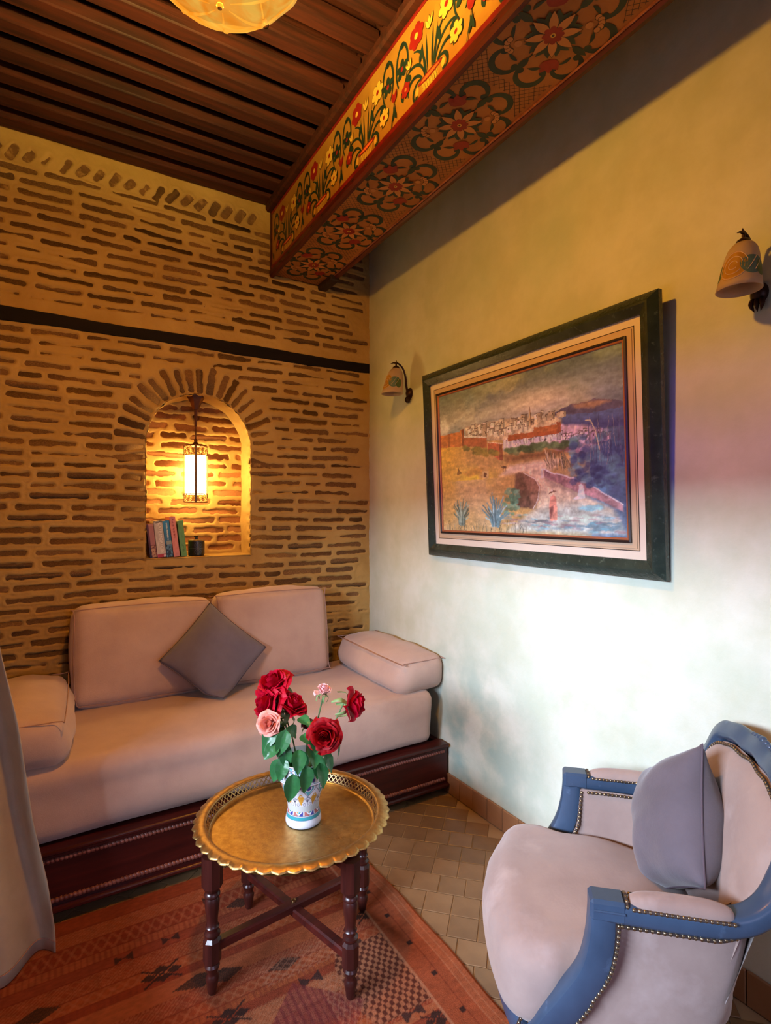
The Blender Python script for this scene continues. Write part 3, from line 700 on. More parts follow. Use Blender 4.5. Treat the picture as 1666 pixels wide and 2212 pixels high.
# ---- niche lantern
NLY = 0.07
lan = thing('hanging_lantern', 'glowing white cylinder lantern with pierced brass bands hanging in the arched niche', 'lantern', (-1.117, NLY, 1.56))
M['lamp_white'] = glow_mat('lit_frosted_glass', (1.0, 0.62, 0.20), 62.0)
M['lantern_brass'] = mat('lantern_brass', lin(120,84,44), 0.4, metallic=0.8)
g = G(); r = 0.058
g.lathe([(r, 0.048), (r, 0.276)], 40); g.obj('glass_cylinder', M['lamp_white'], lan)
for z0, z1 in ((0.002, 0.050), (0.274, 0.326)):
    band = bpy.data.objects.new('pierced_band', None); COL.objects.link(band); band.parent = lan
    g = G(); rb = 0.0625
    for z in (z0, z1): g.tube([(rb*math.cos(t), rb*math.sin(t), z) for t in np.linspace(0, 2*PI, 40, endpoint=False)], 0.0028, 6, closed=True)
    g.obj('band_ring', M['lantern_brass'], band)
    g = G(); zc = (z0+z1)/2; h = (z1-z0)/2-0.003
    for k in range(14):                          # fretwork scrolls
        t0 = 2*PI*k/14
        for sg in (-1, 1):
            pts = []
            for q in np.linspace(0, 1, 12):
                a = t0+sg*(0.02+0.19*math.sin(q*PI)*0.9); zz = zc+h*(2*q-1); pts.append((rb*math.cos(a), rb*math.sin(a), zz))
            g.tube(pts, 0.0017, 5)
        pts = [(rb*math.cos(t0+0.10*math.cos(u)), rb*math.sin(t0+0.10*math.cos(u)), zc+0.008*math.sin(u)) for u in np.linspace(0, 2*PI, 10, endpoint=False)]
        g.tube(pts, 0.0014, 5, closed=True)
        t1 = t0+PI/14; pts = [(rb*math.cos(t1+0.06*math.cos(u)), rb*math.sin(t1+0.06*math.cos(u)), zc+0.016*math.sin(u)) for u in np.linspace(0, 2*PI, 10, endpoint=False)]
        g.tube(pts, 0.0012, 5, closed=True)
    g.obj('fretwork', M['lantern_brass'], band)
for k in range(4):
    t = PI/2*k - 1.77; x, y = 0.0645*math.cos(t), 0.0645*math.sin(t)
    G().box(-0.007, 0.007, -0.0018, 0.0018, 0, 0.33, c=0.001, mat=Matrix.Translation((x, y, 0)) @ Matrix.Rotation(t+PI/2, 4, 'Z')).obj('upright_rib', M['lantern_brass'], lan)
G().lathe([(0, 0.322), (0.064, 0.326), (0.062, 0.332), (0.02, 0.338), (0.012, 0.350), (0, 0.352)], 36).obj('top_plate', M['bronze'], lan)
G().tube([(0, 0, 0.345), (0, 0, 0.362), (0, 0, 0.37)], [0.009, 0.011, 0.007], 10).obj('cup', M['bronze'], lan)
G().tube([(0, 0, 0.365), (0, 0, 0.46)], 0.0035, 8).obj('rod', M['bronze'], lan)
G().lathe([(0.004, 0.440), (0.0075, 0.445), (0.0075, 0.475), (0.0095, 0.478), (0.0095, 0.535), (0.012, 0.540), (0.012, 0.548), (0.006, 0.552)], 14).obj('stem', M['bronze'], lan)
G().lathe([(0.0, 0.536), (0.018, 0.540), (0.030, 0.575), (0.050, 0.612), (0.052, 0.624), (0, 0.626)], 6).obj('canopy', M['bronze'], lan, 20)
# ---- books and jar on the niche sill
def book(x, th, h, lean, dep, cols, label, text=None, tcol=(235,228,215), tsize=0.016, paint=None):
    """spine faces the room (-y); leans to the left by lean radians"""
    b = thing('book', label, 'book', (x, 0.012, NB+0.003), 0, 'books on the niche sill'); b.rotation_euler = (0, -lean, 0)
    # sit on its lower corner
    b.location.z += abs(math.sin(lean))*0.0
    n = 10; U, V = np.meshgrid(np.linspace(0, 1, 14), np.linspace(0, 1, 40), indexing='ij')
    ang = (U-0.5)*1.5; P = np.stack([(U-0.5)*th, 0.004*(1-np.cos(ang))-0.002, V*h], -1)
    C_ = np.tile(np.array(cols[0])/255.0, (*U.shape, 1)).astype(float)
    if paint: paint(C_, U, V)
    mobj('spine', grid_mesh('spine', P, M['attr_print'], C_), b)
    cm = mat('cover_'+label.split()[0], lin(*cols[1]), 0.5)
    for sx in (-1, 1): G().box(sx*th/2-0.0012, sx*th/2+0.0012, 0.0, dep, 0, h).obj('cover', cm, b, 0)
    G().box(-th/2+0.0014, th/2-0.0014, 0.003, dep-0.004, 0.003, h-0.003).obj('page_block', mat('pages', lin(226,206,168), 0.9), b, 0)
    if text:
        for (tx, zc, ox, sz, tc) in text:
            cu = bpy.data.curves.new('spine_text', 'FONT'); cu.body = tx; cu.size = sz; cu.align_x = 'CENTER'; cu.align_y = 'CENTER'; cu.extrude = 0.0002; cu.resolution_u = 2
            o = bpy.data.objects.new('tmp_text', cu); COL.objects.link(o)
            dg = bpy.context.evaluated_depsgraph_get(); me = bpy.data.meshes.new_from_object(o.evaluated_get(dg)); bpy.data.objects.remove(o)
            me.materials.clear(); me.materials.append(mat('ink_'+tx[:3], lin(*tc), 0.5))
            t = mobj('spine_lettering', me, b, (ox, -0.0032, zc)); t.rotation_euler = (PI/2, PI/2, 0)
    return b
def p_dark(C_, U, V):
    m = (V > 0.36); C_[m] = np.array([168,112,104])/255.; C_[(V > 0.93)] = np.array([190,130,110])/255.
    C_[(U < 0.3)] = np.array([78,26,26])/255.; q = (V < 0.34) & (U > 0.3) & (fbm(U*7, V*30, 3) > -0.02); C_[q] = np.array([190,150,105])/255.
    C_[(V < 0.30) & (U <= 0.3)] = np.array([30,18,18])/255.
def p_white(C_, U, V):
    C_[:] = C_ + (fbm(U*4, V*8, 5)*0.10)[..., None]; C_[(V < 0.10)] = np.array([176,44,58])/255.; C_[(V < 0.07) & (U > 0.7)] = np.array([225,200,200])/255.
    q = (V > 0.93) & (fbm(U*6, V*40, 8) > -0.1); C_[q] = np.array([90,92,62])/255.
def p_blue(C_, U, V):
    C_[:] = C_*(0.65+0.6*V)[..., None]; q = (V < 0.36); C_[q] = np.array([26,50,72])/255.; q = (V < 0.36) & (fbm(U*5, V*22, 6) > 0.05); C_[q] = np.array([84,132,160])/255.
    C_[(V > 0.34) & (V < 0.44) & (U > 0.2)] = np.array([150,160,150])/255.
    C_[(V > 0.48) & (V < 0.93) & (np.abs(U-0.52) < 0.13) & (vnoise(U*9, V*70, 5) > -0.3)] = np.array([196,208,206])/255.
def p_pink(C_, U, V):
    C_[:] = C_ + (fbm(U*4, V*14, 15)*0.05)[..., None]
    for k in range(7): C_[(np.abs(V-0.93+0.075*k) < 0.018) & (np.abs(U-0.5) < 0.16) & (vnoise(U*9, V*50, 4) > -0.35)] = np.array([158,74,70])/255.
    C_[(np.abs(V-0.22) < 0.008) & (np.abs(U-0.5) < 0.3)] = np.array([176,96,88])/255.; C_[(np.abs(V-0.17) < 0.008) & (np.abs(U-0.5) < 0.3)] = np.array([176,96,88])/255.
def p_green(C_, U, V):
    C_[:] = C_ + (fbm(U*4, V*14, 15)*0.05)[..., None]; C_[(V > 0.12) & (V < 0.36) & (np.abs(U-0.5) < 0.12) & (vnoise(U*9, V*60, 6) > -0.1)] = np.array([72,120,60])/255.
LE = 0.115
book(-1.352, 0.034, 0.186, LE, 0.13, [(120,60,55),(96,34,34)], 'dark maroon and mauve book at the niche edge, leftmost of the five books', paint=p_dark)
book(-1.309, 0.043, 0.203, LE, 0.14, [(196,188,178),(186,176,168)], 'thick pale grey book with white capital lettering, second in the niche row', text=[('KATE MORTON', 0.108, 0.004, 0.0235, (240,236,226))], paint=p_white)
book(-1.2675, 0.033, 0.203, LE, 0.13, [(44,120,160),(24,60,90)], 'blue patterned book between the grey and the pink book', paint=p_blue)
book(-1.231, 0.030, 0.226, LE, 0.13, [(216,140,128),(212,134,122)], 'tallest book in the niche, salmon pink with widely spaced letters', paint=p_pink)
book(-1.192, 0.029, 0.203, LE, 0.13, [(104,158,84),(96,150,78)], 'green book leaning beside the black jar', paint=p_green)
jar = thing('lidded_jar', 'small black patterned jar with a knobbed lid on the niche sill', 'jar', (-1.117, 0.055, NB+0.002))
M['black_glaze'] = mat('black_glaze', lin(34,34,32), 0.3, lin(24,26,24), 12); M['line_silver'] = mat('scratched_line', lin(120,118,104), 0.5)
G().lathe([(0, 0), (0.042, 0.0), (0.044, 0.004), (0.0445, 0.080), (0.043, 0.086), (0, 0.086)], 40).obj('body', M['black_glaze'], jar)
lid = G().lathe([(0, 0.094), (0.02, 0.094), (0.043, 0.091), (0.0455, 0.088), (0.0455, 0.083), (0.0445, 0.083)], 40).obj('lid', M['nail'], jar)
G().lathe([(0, 0.093), (0.010, 0.093), (0.009, 0.104), (0.013, 0.108), (0.014, 0.113), (0, 0.115)], 20).obj('knob', M['black_glaze'], lid)
g = G(); rr = 0.0452
def cyl(a, z): return (rr*math.cos(a), rr*math.sin(a), z)
for k in range(4):
    a0 = -PI/2+k*PI/2
    for da in (-0.10, 0, 0.10): g.tube([cyl(a0+da, z) for z in np.linspace(0.005, 0.080, 8)], 0.0006, 4)
    for zc in (0.024, 0.062):
        g.tube([cyl(a0+0.42*math.cos(u), zc+0.015*math.sin(u)) for u in np.linspace(0, 2*PI, 18, endpoint=False)], 0.0006, 4, closed=True)
        g.tube([cyl(a0+0.2*math.cos(u), zc+0.010*math.sin(u)) for u in np.linspace(0, 2*PI, 14, endpoint=False)], 0.0005, 4, closed=True)
g.tube([cyl(u, 0.043) for u in np.linspace(0, 2*PI, 40, endpoint=False)], 0.0007, 4, closed=True)
g.obj('incised_pattern', M['line_silver'], jar)
# ================================================================== wall sconces
M['frost'] = mat('frosted_glass', lin(224,204,176), 0.5, lin(212,188,158), 6.0, trans=0.5, spec=0.4)
M['frost_yellow'] = mat('yellow_glass_enamel', lin(222,178,84), 0.45, lin(200,150,60), 14.0, trans=0.4)
M['frost_teal'] = mat('teal_glass_enamel', lin(120,152,146), 0.45, lin(92,130,120), 16.0, trans=0.4)
M['frost_green'] = mat('green_glass_enamel', lin(96,124,78), 0.45, lin(76,108,66), 16.0, trans=0.3)
M['frost_line'] = mat('cream_glass_line', lin(220,192,160), 0.5)
def sconce(y, z, label, sc_):
    s = thing('wall_sconce', label, 'wall lamp', (-0.001, y, z), 0, 'art-glass wall sconces')
    # back plate on the wall: leaf rosette, hanging drop
    g = G().lathe([(0, 0.030), (0.012, 0.028), (0.022, 0.018), (0.030, 0.004), (0.030, 0.0)], 20, axis=(-1,0,0)); g.v = [(x, yy, zz*1.25) for x, yy, zz in g.v]
    g.obj('back_plate', M['iron'], s)
    for sy in (-1, 0, 1): G().tube(spline([(-0.012, sy*0.010, -0.015), (-0.020, sy*0.018, -0.040), (-0.014, sy*0.010, -0.066)], 4), [0.006, .0075, .009, .0095, .009, .0075, .0055, .003, .001], 8).obj('leaf_drop', M['iron'], s)
    arm = spline([(-0.018, 0, 0.0), (-0.030, 0, 0.045), (-0.036, 0, 0.10), (-0.055, 0, 0.152), (-0.088, 0, 0.180), (-0.118, 0, 0.182)], 5)
    n = len(arm); G().tube(arm, [0.0075-0.0025*i/(n-1) for i in range(n)], 8).obj('curved_arm', M['iron'], s)
    G().tube([(-0.112, 0, 0.183), (-0.130, 0, 0.181), (-0.150, 0, 0.172)], [0.005, 0.004, 0.001], 6).obj('leaf_tip', M['iron'], s)
    G().tube([(-0.10, 0, 0.186), (-0.106, 0.004, 0.196), (-0.100, 0.006, 0.204)], [0.004, 0.003, 0.001], 6).obj('leaf_curl', M['iron'], s)
    G().lathe([(0.005, 0.0), (0.006, -0.018), (0.020, -0.026), (0.025, -0.036)], 16, c=(-0.108, 0, 0.184)).obj('cap', M['iron'], s)
    # bell shade
    pf = [(0.024, 0.148), (0.034, 0.140), (0.044, 0.124), (0.051, 0.10), (0.056, 0.07), (0.0605, 0.035), (0.066, 0.0), (0.069, -0.018)]
    lean = lambda p: (p[0]-(0.15-p[2])*0.18, p[1], p[2])
    g = G().lathe(pf, 48, c=(-0.108, 0, 0)); g.v = [lean(p) for p in g.v]; sh = g.obj('glass_shade', M['frost'], s)
    md = sh.modifiers.new('thickness', 'SOLIDIFY'); md.thickness = 0.003; md.offset = 1.0
    def on_shade(t, v, e):
        """point on the shade: t angle, v height"""
        zs_ = [p[1] for p in pf][::-1]; rs_ = [p[0] for p in pf][::-1]; r_ = float(np.interp(v, zs_, rs_))+e
        return lean((-0.108+r_*math.cos(t), r_*math.sin(t), v))
    def patch(name, fn, m, e=0.0006, n=24):
        c = fn(0, 0); g = G(); rings = 5; v = [on_shade(c[0], c[1], e)]; f = []
        for i in range(1, rings+1):
            for k in range(n):
                p = fn(i/rings, 2*PI*k/n); v.append(on_shade(p[0], p[1], e))
        for k in range(n):
            f.append((0, 1+k, 1+(k+1)%n))
            for i in range(rings-1): a = 1+i*n; f.append((a+k, a+n+k, a+n+(k+1)%n, a+(k+1)%n))
        g.add(v, f).obj(name, m, sh)
    for t0, mm, tt in ((PI+0.35, 'rose', 0), (PI+1.25, 'leaf', 0), (PI-1.2, 'leaf', 0), (0.3, 'rose', 0)):
        if mm == 'rose':
            patch('painted_rose', lambda a, u: (t0-0.3+0.76*a*math.cos(u), 0.054+0.050*a*math.sin(u)), M['frost_yellow'])
            for q in (0.95, 0.62, 0.30):
                g = G().tube([on_shade(t0-0.3+0.76*q*math.cos(u)+0.05*q, 0.054+0.050*q*math.sin(u), 0.001) for u in np.linspace(0.3, 5.6, 20)], 0.0012, 5); g.obj('rose_outline', M['frost_line'], sh)
        else:
            patch('painted_leaf', lambda a, u: (t0-0.20+0.66*a*math.cos(u), 0.054+0.034*a*math.sin(u)+0.005*math.cos(2*u)*a), M['frost_teal'])
            patch('painted_leaf', lambda a, u: (t0+0.35+0.34*a*math.cos(u), 0.042+0.030*a*math.sin(u)), M['frost_green'], 0.0009)
            for du in (-0.25, 0.15): G().tube([on_shade(t0+du+0.5*q-0.2, 0.03+0.05*q, 0.0012) for q in np.linspace(0, 1, 8)], 0.001, 5).obj('leaf_vein', M['frost_line'], sh)
    s.scale = (sc_, sc_, sc_)
    return s
sconce(-0.500, 2.212, 'art-glass wall sconce beside the brick wall corner, left of the framed painting', 0.92)
sconce(-2.395, 2.160, 'bell-shaped art-glass wall sconce with yellow rose, right of the framed painting', 0.86)
# ================================================================== soft furnishings
def cushion_mesh(name, lx, ly, lz, r, mat_, puff=(0.02, 0.02, 0.02), n=14, wr=0.004, wf=6.0, seed=0, shear=None, wrdir=(1,1,1), ears=0.0):
    """box cushion: rounded box with bulging faces, slack wrinkles; centred in x,y, bottom at z=0"""
    half = np.array([lx/2, ly/2, lz/2]); V = []; F = []; key = {}
    ns = [max(6, int(n*h/half.max())) for h in half]
    def vert(p):
        k = tuple(np.round(p, 5))
        if k not in key: key[k] = len(V); V.append(np.array(p, float))
        return key[k]
    for a in range(3):
        b, c = (a+1) % 3, (a+2) % 3
        for sg in (-1, 1):
            for i in range(ns[b]):
                for j in range(ns[c]):
                    q = []
                    for di, dj in ((0,0),(1,0),(1,1),(0,1)):
                        p = [0,0,0]; p[a] = sg
                        # denser towards the edges
                        u = -1+2*(i+di)/ns[b]; v = -1+2*(j+dj)/ns[c]
                        p[b] = math.sin(u*PI/2)*0.5+u*0.5; p[c] = math.sin(v*PI/2)*0.5+v*0.5; q.append(vert(p))
                    F.append(tuple(q) if sg > 0 else tuple(q[::-1]))
    V = np.array(V); P = V*half
    inner = np.clip(P, -(half-r), half-r); d = P-inner; L = np.linalg.norm(d, axis=1, keepdims=True)
    mx = np.abs(d).max(1, keepdims=True); P = inner+np.where(L > 1e-9, d/np.maximum(L, 1e-9)*np.minimum(mx, r), 0)
    for a in range(3):
        b, c = (a+1) % 3, (a+2) % 3
        w_ = (1-V[:,b]**2)*(1-V[:,c]**2); P[:, a] += np.sign(V[:,a])*(np.abs(V[:,a]) > 0.999)*puff[a]*w_ + V[:,a]*(np.abs(V[:,a]) <= 0.999)*puff[a]*w_*0.6
    out = []
    for p, v in zip(P, V):
        nn = Vector(p); l = Vector((v[0]*(abs(v[0])>.99), v[1]*(abs(v[1])>.99), v[2]*(abs(v[2])>.99)))
        if l.length > 0: l.normalize()
        dsp = wr*mnoise.noise(Vector((nn.x*wf*wrdir[0]+seed*7.3, nn.y*wf*wrdir[1], nn.z*wf*wrdir[2]))) + 0.4*wr*mnoise.noise(Vector((nn.x*wf*2.7*wrdir[0]+seed, nn.y*wf*2.7*wrdir[1]+3, nn.z*wf*2.7*wrdir[2])))
        q = nn+l*dsp; q.z += lz/2
        if shear: q = Vector(shear(q.x, q.y, q.z))
        out.append(tuple(q))
    return G().add(out, F).mesh(name, mat_, 180)
def seam(g_pts, parent, m=None, r=0.0022, name='seam_piping', closed=False):
    G().tube(g_pts, r, 6, closed=closed).obj(name, m or M['seam'], parent)
# ---- sofa base with rope mouldings
SY, SX0, SX1 = -0.880, -2.13, -0.012
sb = thing('sofa_base', 'low mahogany sofa platform with two carved rope mouldings against the brick wall', 'sofa base', (0, 0, 0))
G().box(SX0, SX1, SY, SY+0.035, 0.045, 0.262, c=0.004).obj('front_board', M['mahogany'], sb)
G().box(SX1-0.03, SX1, SY+0.035, -0.03, 0.045, 0.262, c=0.004).obj('side_board', M['mahogany'], sb)
G().box(SX0, SX0+0.03, SY+0.035, -0.03, 0.045, 0.262, c=0.004).obj('side_board', M['mahogany'], sb)
G().box(SX0+0.03, SX1-0.03, SY+0.035, -0.03, 0.205, 0.230).obj('slat_deck', M['mahogany'], sb, 0)
G().box(SX0, SX1, SY-0.016, SY+0.075, 0.250, 0.268, c=0.006).obj('top_rim', M['mahogany'], sb)
G().box(SX0, SX1, SY-0.022, SY+0.01, 0.040, 0.060, c=0.006).obj('foot_rim', M['mahogany'], sb)
def rope(z, yy, pitch, r, name):
    g = G(); n = int((SX1-SX0-0.02)/pitch)
    for k in range(n):
        x = SX0+0.015+pitch*k
        g.ball((x, yy, z), r, 6, 4, squash=(0.95, 0.75, 0.75), mat=Matrix.Rotation(0.75, 3, 'Y'))
        g.v[-26:] = g.v[-26:]
    o = g.obj(name, M['mahogany_lite'], sb, 60); return tag(o, kind='stuff')
rope(0.228, SY-0.002, 0.0145, 0.0115, 'rope_moulding'); rope(0.082, SY-0.004, 0.0145, 0.0125, 'rope_moulding')
for x in (SX0+0.09, -1.09, SX1-0.085):
    for yy in (SY+0.07, -0.09):
        G().lathe([(0, 0), (0.017, 0.0), (0.020, 0.006), (0.021, 0.03), (0.024, 0.036), (0.024, 0.047), (0, 0.047)], 18, c=(x, yy, 0)).obj('foot', M['mahogany_v'], sb)
# ---- mattress, back cushions, bolsters
MX0, MX1 = -2.10, -0.088
def sag(x, y, z):
    return (x, y, z - 0.010*max(0, 1-abs(x)/1.2)*(z > 0.2))
ma = mobj('seat_mattress', cushion_mesh('seat_mattress', MX1-MX0, 0.81, 0.285, 0.045, M['sofa_fabric'], (0.006, 0.018, 0.012), 64, 0.014, 3.6, 1, wrdir=(0.40, 1.2, 2.8)), None, ((MX0+MX1)/2, -0.453, 0.271))
tag(ma, 'long dusty pink sofa seat mattress with loose cover on the mahogany platform', 'mattress')
def seat_cushion(name, lx, ly, lz, loc, rot, label, cat, group, seed, r=0.05, puff=(0.012, 0.035, 0.02), m=None):
    o = mobj(name, cushion_mesh(name, lx, ly, lz, r, m or M['sofa_fabric'], puff, 22, 0.007, 5.0, seed), None, loc, rot); tag(o, label, cat, group)
    # stitched seams round the two large faces
    for sy in (-1, 1):
        a, b, yy = lx/2-0.012, lz-0.024, sy*(ly/2-0.012); pts = []
        for (x, z) in ((-a+.04, 0.012), (a-.04, 0.012), (a, 0.052), (a, b-.03), (a-.04, b+.012), (-a+.04, b+.012), (-a, b-.03), (-a, 0.052)): pts.append((x*1.004, yy*1.02, z))
        seam(spline(pts+[pts[0]], 4)[:-1], o, closed=True)
    return o
seat_cushion('back_cushion', 0.655, 0.17, 0.475, (-1.420, -0.215, 0.566), (math.radians(-8), 0, 0), 'dusty pink back cushion on the left half of the sofa, behind the diamond pillow', 'cushion', 'sofa back cushions', 3)
seat_cushion('back_cushion', 0.650, 0.17, 0.490, (-0.750, -0.215, 0.566), (math.radians(-8), 0.0, 0), 'dusty pink back cushion on the right half of the sofa, nearer the green wall', 'cushion', 'sofa back cushions', 4)
def bolster(loc, rotz, label, seed, tilt=0.0, flip=1):
    o = mobj('arm_bolster', cushion_mesh('arm_bolster', 0.31, 0.70, 0.185, 0.055, M['sofa_fabric'], (0.018, 0.012, 0.018), 24, 0.010, 6.0, seed, shear=lambda x, y, z: (x*(1.0-0.10*(z > 0.1)*(x*flip < 0)), y, z*(1-0.10*max(0, -x*flip/0.15)))), None, loc, (math.radians(tilt), 0, rotz))
    tag(o, label, 'cushion', 'sofa arm bolsters'); a, b, z = 0.142, 0.335, 0.168
    pts = [(-a+.03,-b,z), (a-.03,-b,z), (a,-b+.03,z), (a,b-.03,z), (a-.03,b,z), (-a+.03,b,z), (-a,b-.03,z), (-a,-b+.03,z)]
    seam(spline(pts+[pts[0]], 4)[:-1], o, closed=True); return o
bolster((-0.160, -0.490, 0.556), math.radians(2), 'dusty pink box bolster at the right sofa end, against the green wall', 7, 2.0)
bolster((-1.915, -0.520, 0.562), math.radians(-2), 'dusty pink box bolster at the left sofa end, beside the curtain', 8, 0.5, -1)
# ---- knife-edge throw pillows
def pillow_mesh(name, S_, T_, m, n=30, pinch=0.10, seed=0, wr=0.006, deform=None):
    U, V = np.meshgrid(np.linspace(-1, 1, n), np.linspace(-1, 1, n), indexing='ij'); g = G(); idx = {}
    vs = []; fs = []
    for side in (1, -1):
        for i in range(n):
            for j in range(n):
                u, v = U[i,j], V[i,j]; edge = i in (0, n-1) or j in (0, n-1)
                if side < 0 and edge: idx[(side,i,j)] = idx[(1,i,j)]; continue
                x = u*S_/2*(1-pinch*(1-v*v)**1.0*abs(u)**3); y = v*S_/2*(1-pinch*(1-u*u)*abs(v)**3)
                t = T_/2*((1-abs(u)**2.6)*(1-abs(v)**2.6))**0.55
                z = side*(t + (0 if edge else wr*mnoise.noise(Vector((x*11+seed, y*11, side*2.0)))*min(1, t/0.03)))
                p = (x, y, z)
                if deform: p = deform(*p)
                idx[(side,i,j)] = len(vs); vs.append(p)
        for i in range(n-1):
            for j in range(n-1):
                q = (idx[(side,i,j)], idx[(side,i+1,j)], idx[(side,i+1,j+1)], idx[(side,i,j+1)]); fs.append(q if side > 0 else q[::-1])
    rim = [vs[idx[(1,i,0)]] for i in range(n-1)]+[vs[idx[(1,n-1,j)]] for j in range(n-1)]+[vs[idx[(1,i,n-1)]] for i in range(n-1,0,-1)]+[vs[idx[(1,0,j)]] for j in range(n-1,0,-1)]
    return G().add(vs, fs).mesh(name, m, 180), rim
M['seam_grey'] = mat('pillow_edge', lin(98,88,98), 0.95, spec=0.1)
def dia(x, y, z):
    """bottom corner (x=y=-S/2 after 45 degree turn) rests on the seat and folds up"""
    k = (x+y)/math.sqrt(2)      # along the vertical diagonal
    if k < -0.19:
        e = -0.19-k; x += e*0.40/math.sqrt(2)*1.2; y += e*0.40/math.sqrt(2)*1.2; z += e*0.9
    return (x, y, z)
pm, rim = pillow_mesh('throw_pillow', 0.385, 0.12, M['grey_fabric'], 32, 0.05, 2, 0.004, dia)
tp = mobj('throw_pillow', pm); tag(tp, 'grey violet square pillow set on its corner against the sofa back cushions', 'pillow', 'grey throw pillows')
tp.matrix_world = Matrix.Translation((-1.108, -0.345, 0.772)) @ Matrix.Rotation(math.radians(66), 4, 'X') @ Matrix.Rotation(math.radians(45), 4, 'Z') 
seam(rim, tp, M['seam_grey'], 0.0025, 'edge_seam', True)
# ================================================================== framed painting (leans out at the top)
class Canvas:
    """small numpy painter; coordinates u to the right, v up, both 0..1 (u scaled by aspect for round brushes)"""
    def __init__(s, w_, h_, asp): s.w, s.h = w_, h_; s.U, s.V = np.meshgrid(np.linspace(0,1,w_), np.linspace(0,1,h_), indexing='ij'); s.C = np.zeros((w_, h_, 3)); s.asp = asp; s.sd = 100
    def put(s, mask, col, a=1.0, tex=0.0):
        c = np.array(col, float)/255.0; m = (mask*a)[..., None]
        if tex: s.sd += 7; c = c*(1+tex*(fbm(s.U*s.asp*40, s.V*40, s.sd, 3))[..., None])
        s.C = s.C*(1-m)+c*m
    def poly(s, pts, col, a=1.0, soft=0.0, tex=0.1):
        P = np.array(pts); u0, v0 = P.min(0)-0.02-soft; u1, v1 = P.max(0)+0.02+soft
        i0, i1 = max(0, int(u0*s.w)), min(s.w, int(u1*s.w)+2); j0, j1 = max(0, int(v0*s.h)), min(s.h, int(v1*s.h)+2)
        if i1 <= i0 or j1 <= j0: return
        U, V = s.U[i0:i1,j0:j1], s.V[i0:i1,j0:j1]; ins = np.zeros(U.shape, bool); d = np.full(U.shape, 9.0); n = len(P)
        for k in range(n):
            (x0, y0), (x1, y1) = P[k], P[(k+1)%n]
            c = ((y0 > V) != (y1 > V)); xi = (x1-x0)*(V-y0)/((y1-y0) if abs(y1-y0) > 1e-9 else 1e-9)+x0; ins ^= c & (U < xi)
            if soft > 0:
                ex, ey = x1-x0, y1-y0; t = np.clip(((U-x0)*ex+(V-y0)*ey)/(ex*ex+ey*ey+1e-12), 0, 1); d = np.minimum(d, np.hypot(U-x0-t*ex, V-y0-t*ey))
        m = ins.astype(float) if soft <= 0 else np.where(ins, 0.5+0.5*np.clip(d/soft,0,1), 0.5-0.5*np.clip(d/soft,0,1))
        c = np.array(col, float)/255.0
        if tex: s.sd += 3; c = c*(1+tex*2*fbm(U*s.asp*36, V*36, s.sd, 3)[..., None])
        m = (m*a)[..., None]; s.C[i0:i1,j0:j1] = s.C[i0:i1,j0:j1]*(1-m)+c*m
    def blob(s, u, v, ru, rv, col, a=1.0, rough=0.5, seed=None, tex=0.15, hard=0.5):
        s.sd += 5; d = np.hypot((s.U-u)/ru, (s.V-v)/rv)+rough*fbm(s.U*s.asp*14, s.V*14, s.sd, 4)
        s.put(1-smoothstep(hard, 1.0, d), col, a, tex)
    def line(s, pts, wd, col, a=1.0, w1=None):
        P = np.array(pts); n = len(P)
        for k in range(n-1):
            (x0, y0), (x1, y1) = P[k], P[k+1]; wa = wd+(0 if w1 is None else (w1-wd)*k/(n-1)); r = wa*2
            i0, i1 = max(0, int((min(x0,x1)-r)*s.w)), min(s.w, int((max(x0,x1)+r)*s.w)+2); j0, j1 = max(0, int((min(y0,y1)-r*s.asp)*s.h)), min(s.h, int((max(y0,y1)+r*s.asp)*s.h)+2)
            if i1 <= i0 or j1 <= j0: continue
            U, V = (s.U[i0:i1,j0:j1]-x0)*s.asp, s.V[i0:i1,j0:j1]-y0; ex, ey = (x1-x0)*s.asp, y1-y0
            t = np.clip((U*ex+V*ey)/(ex*ex+ey*ey+1e-12), 0, 1); d = np.hypot(U-t*ex, V-t*ey)
            m = ((1-smoothstep(wa*0.6, wa*1.3, d))*a)[..., None]; s.C[i0:i1,j0:j1] = s.C[i0:i1,j0:j1]*(1-m)+np.array(col)/255.0*m
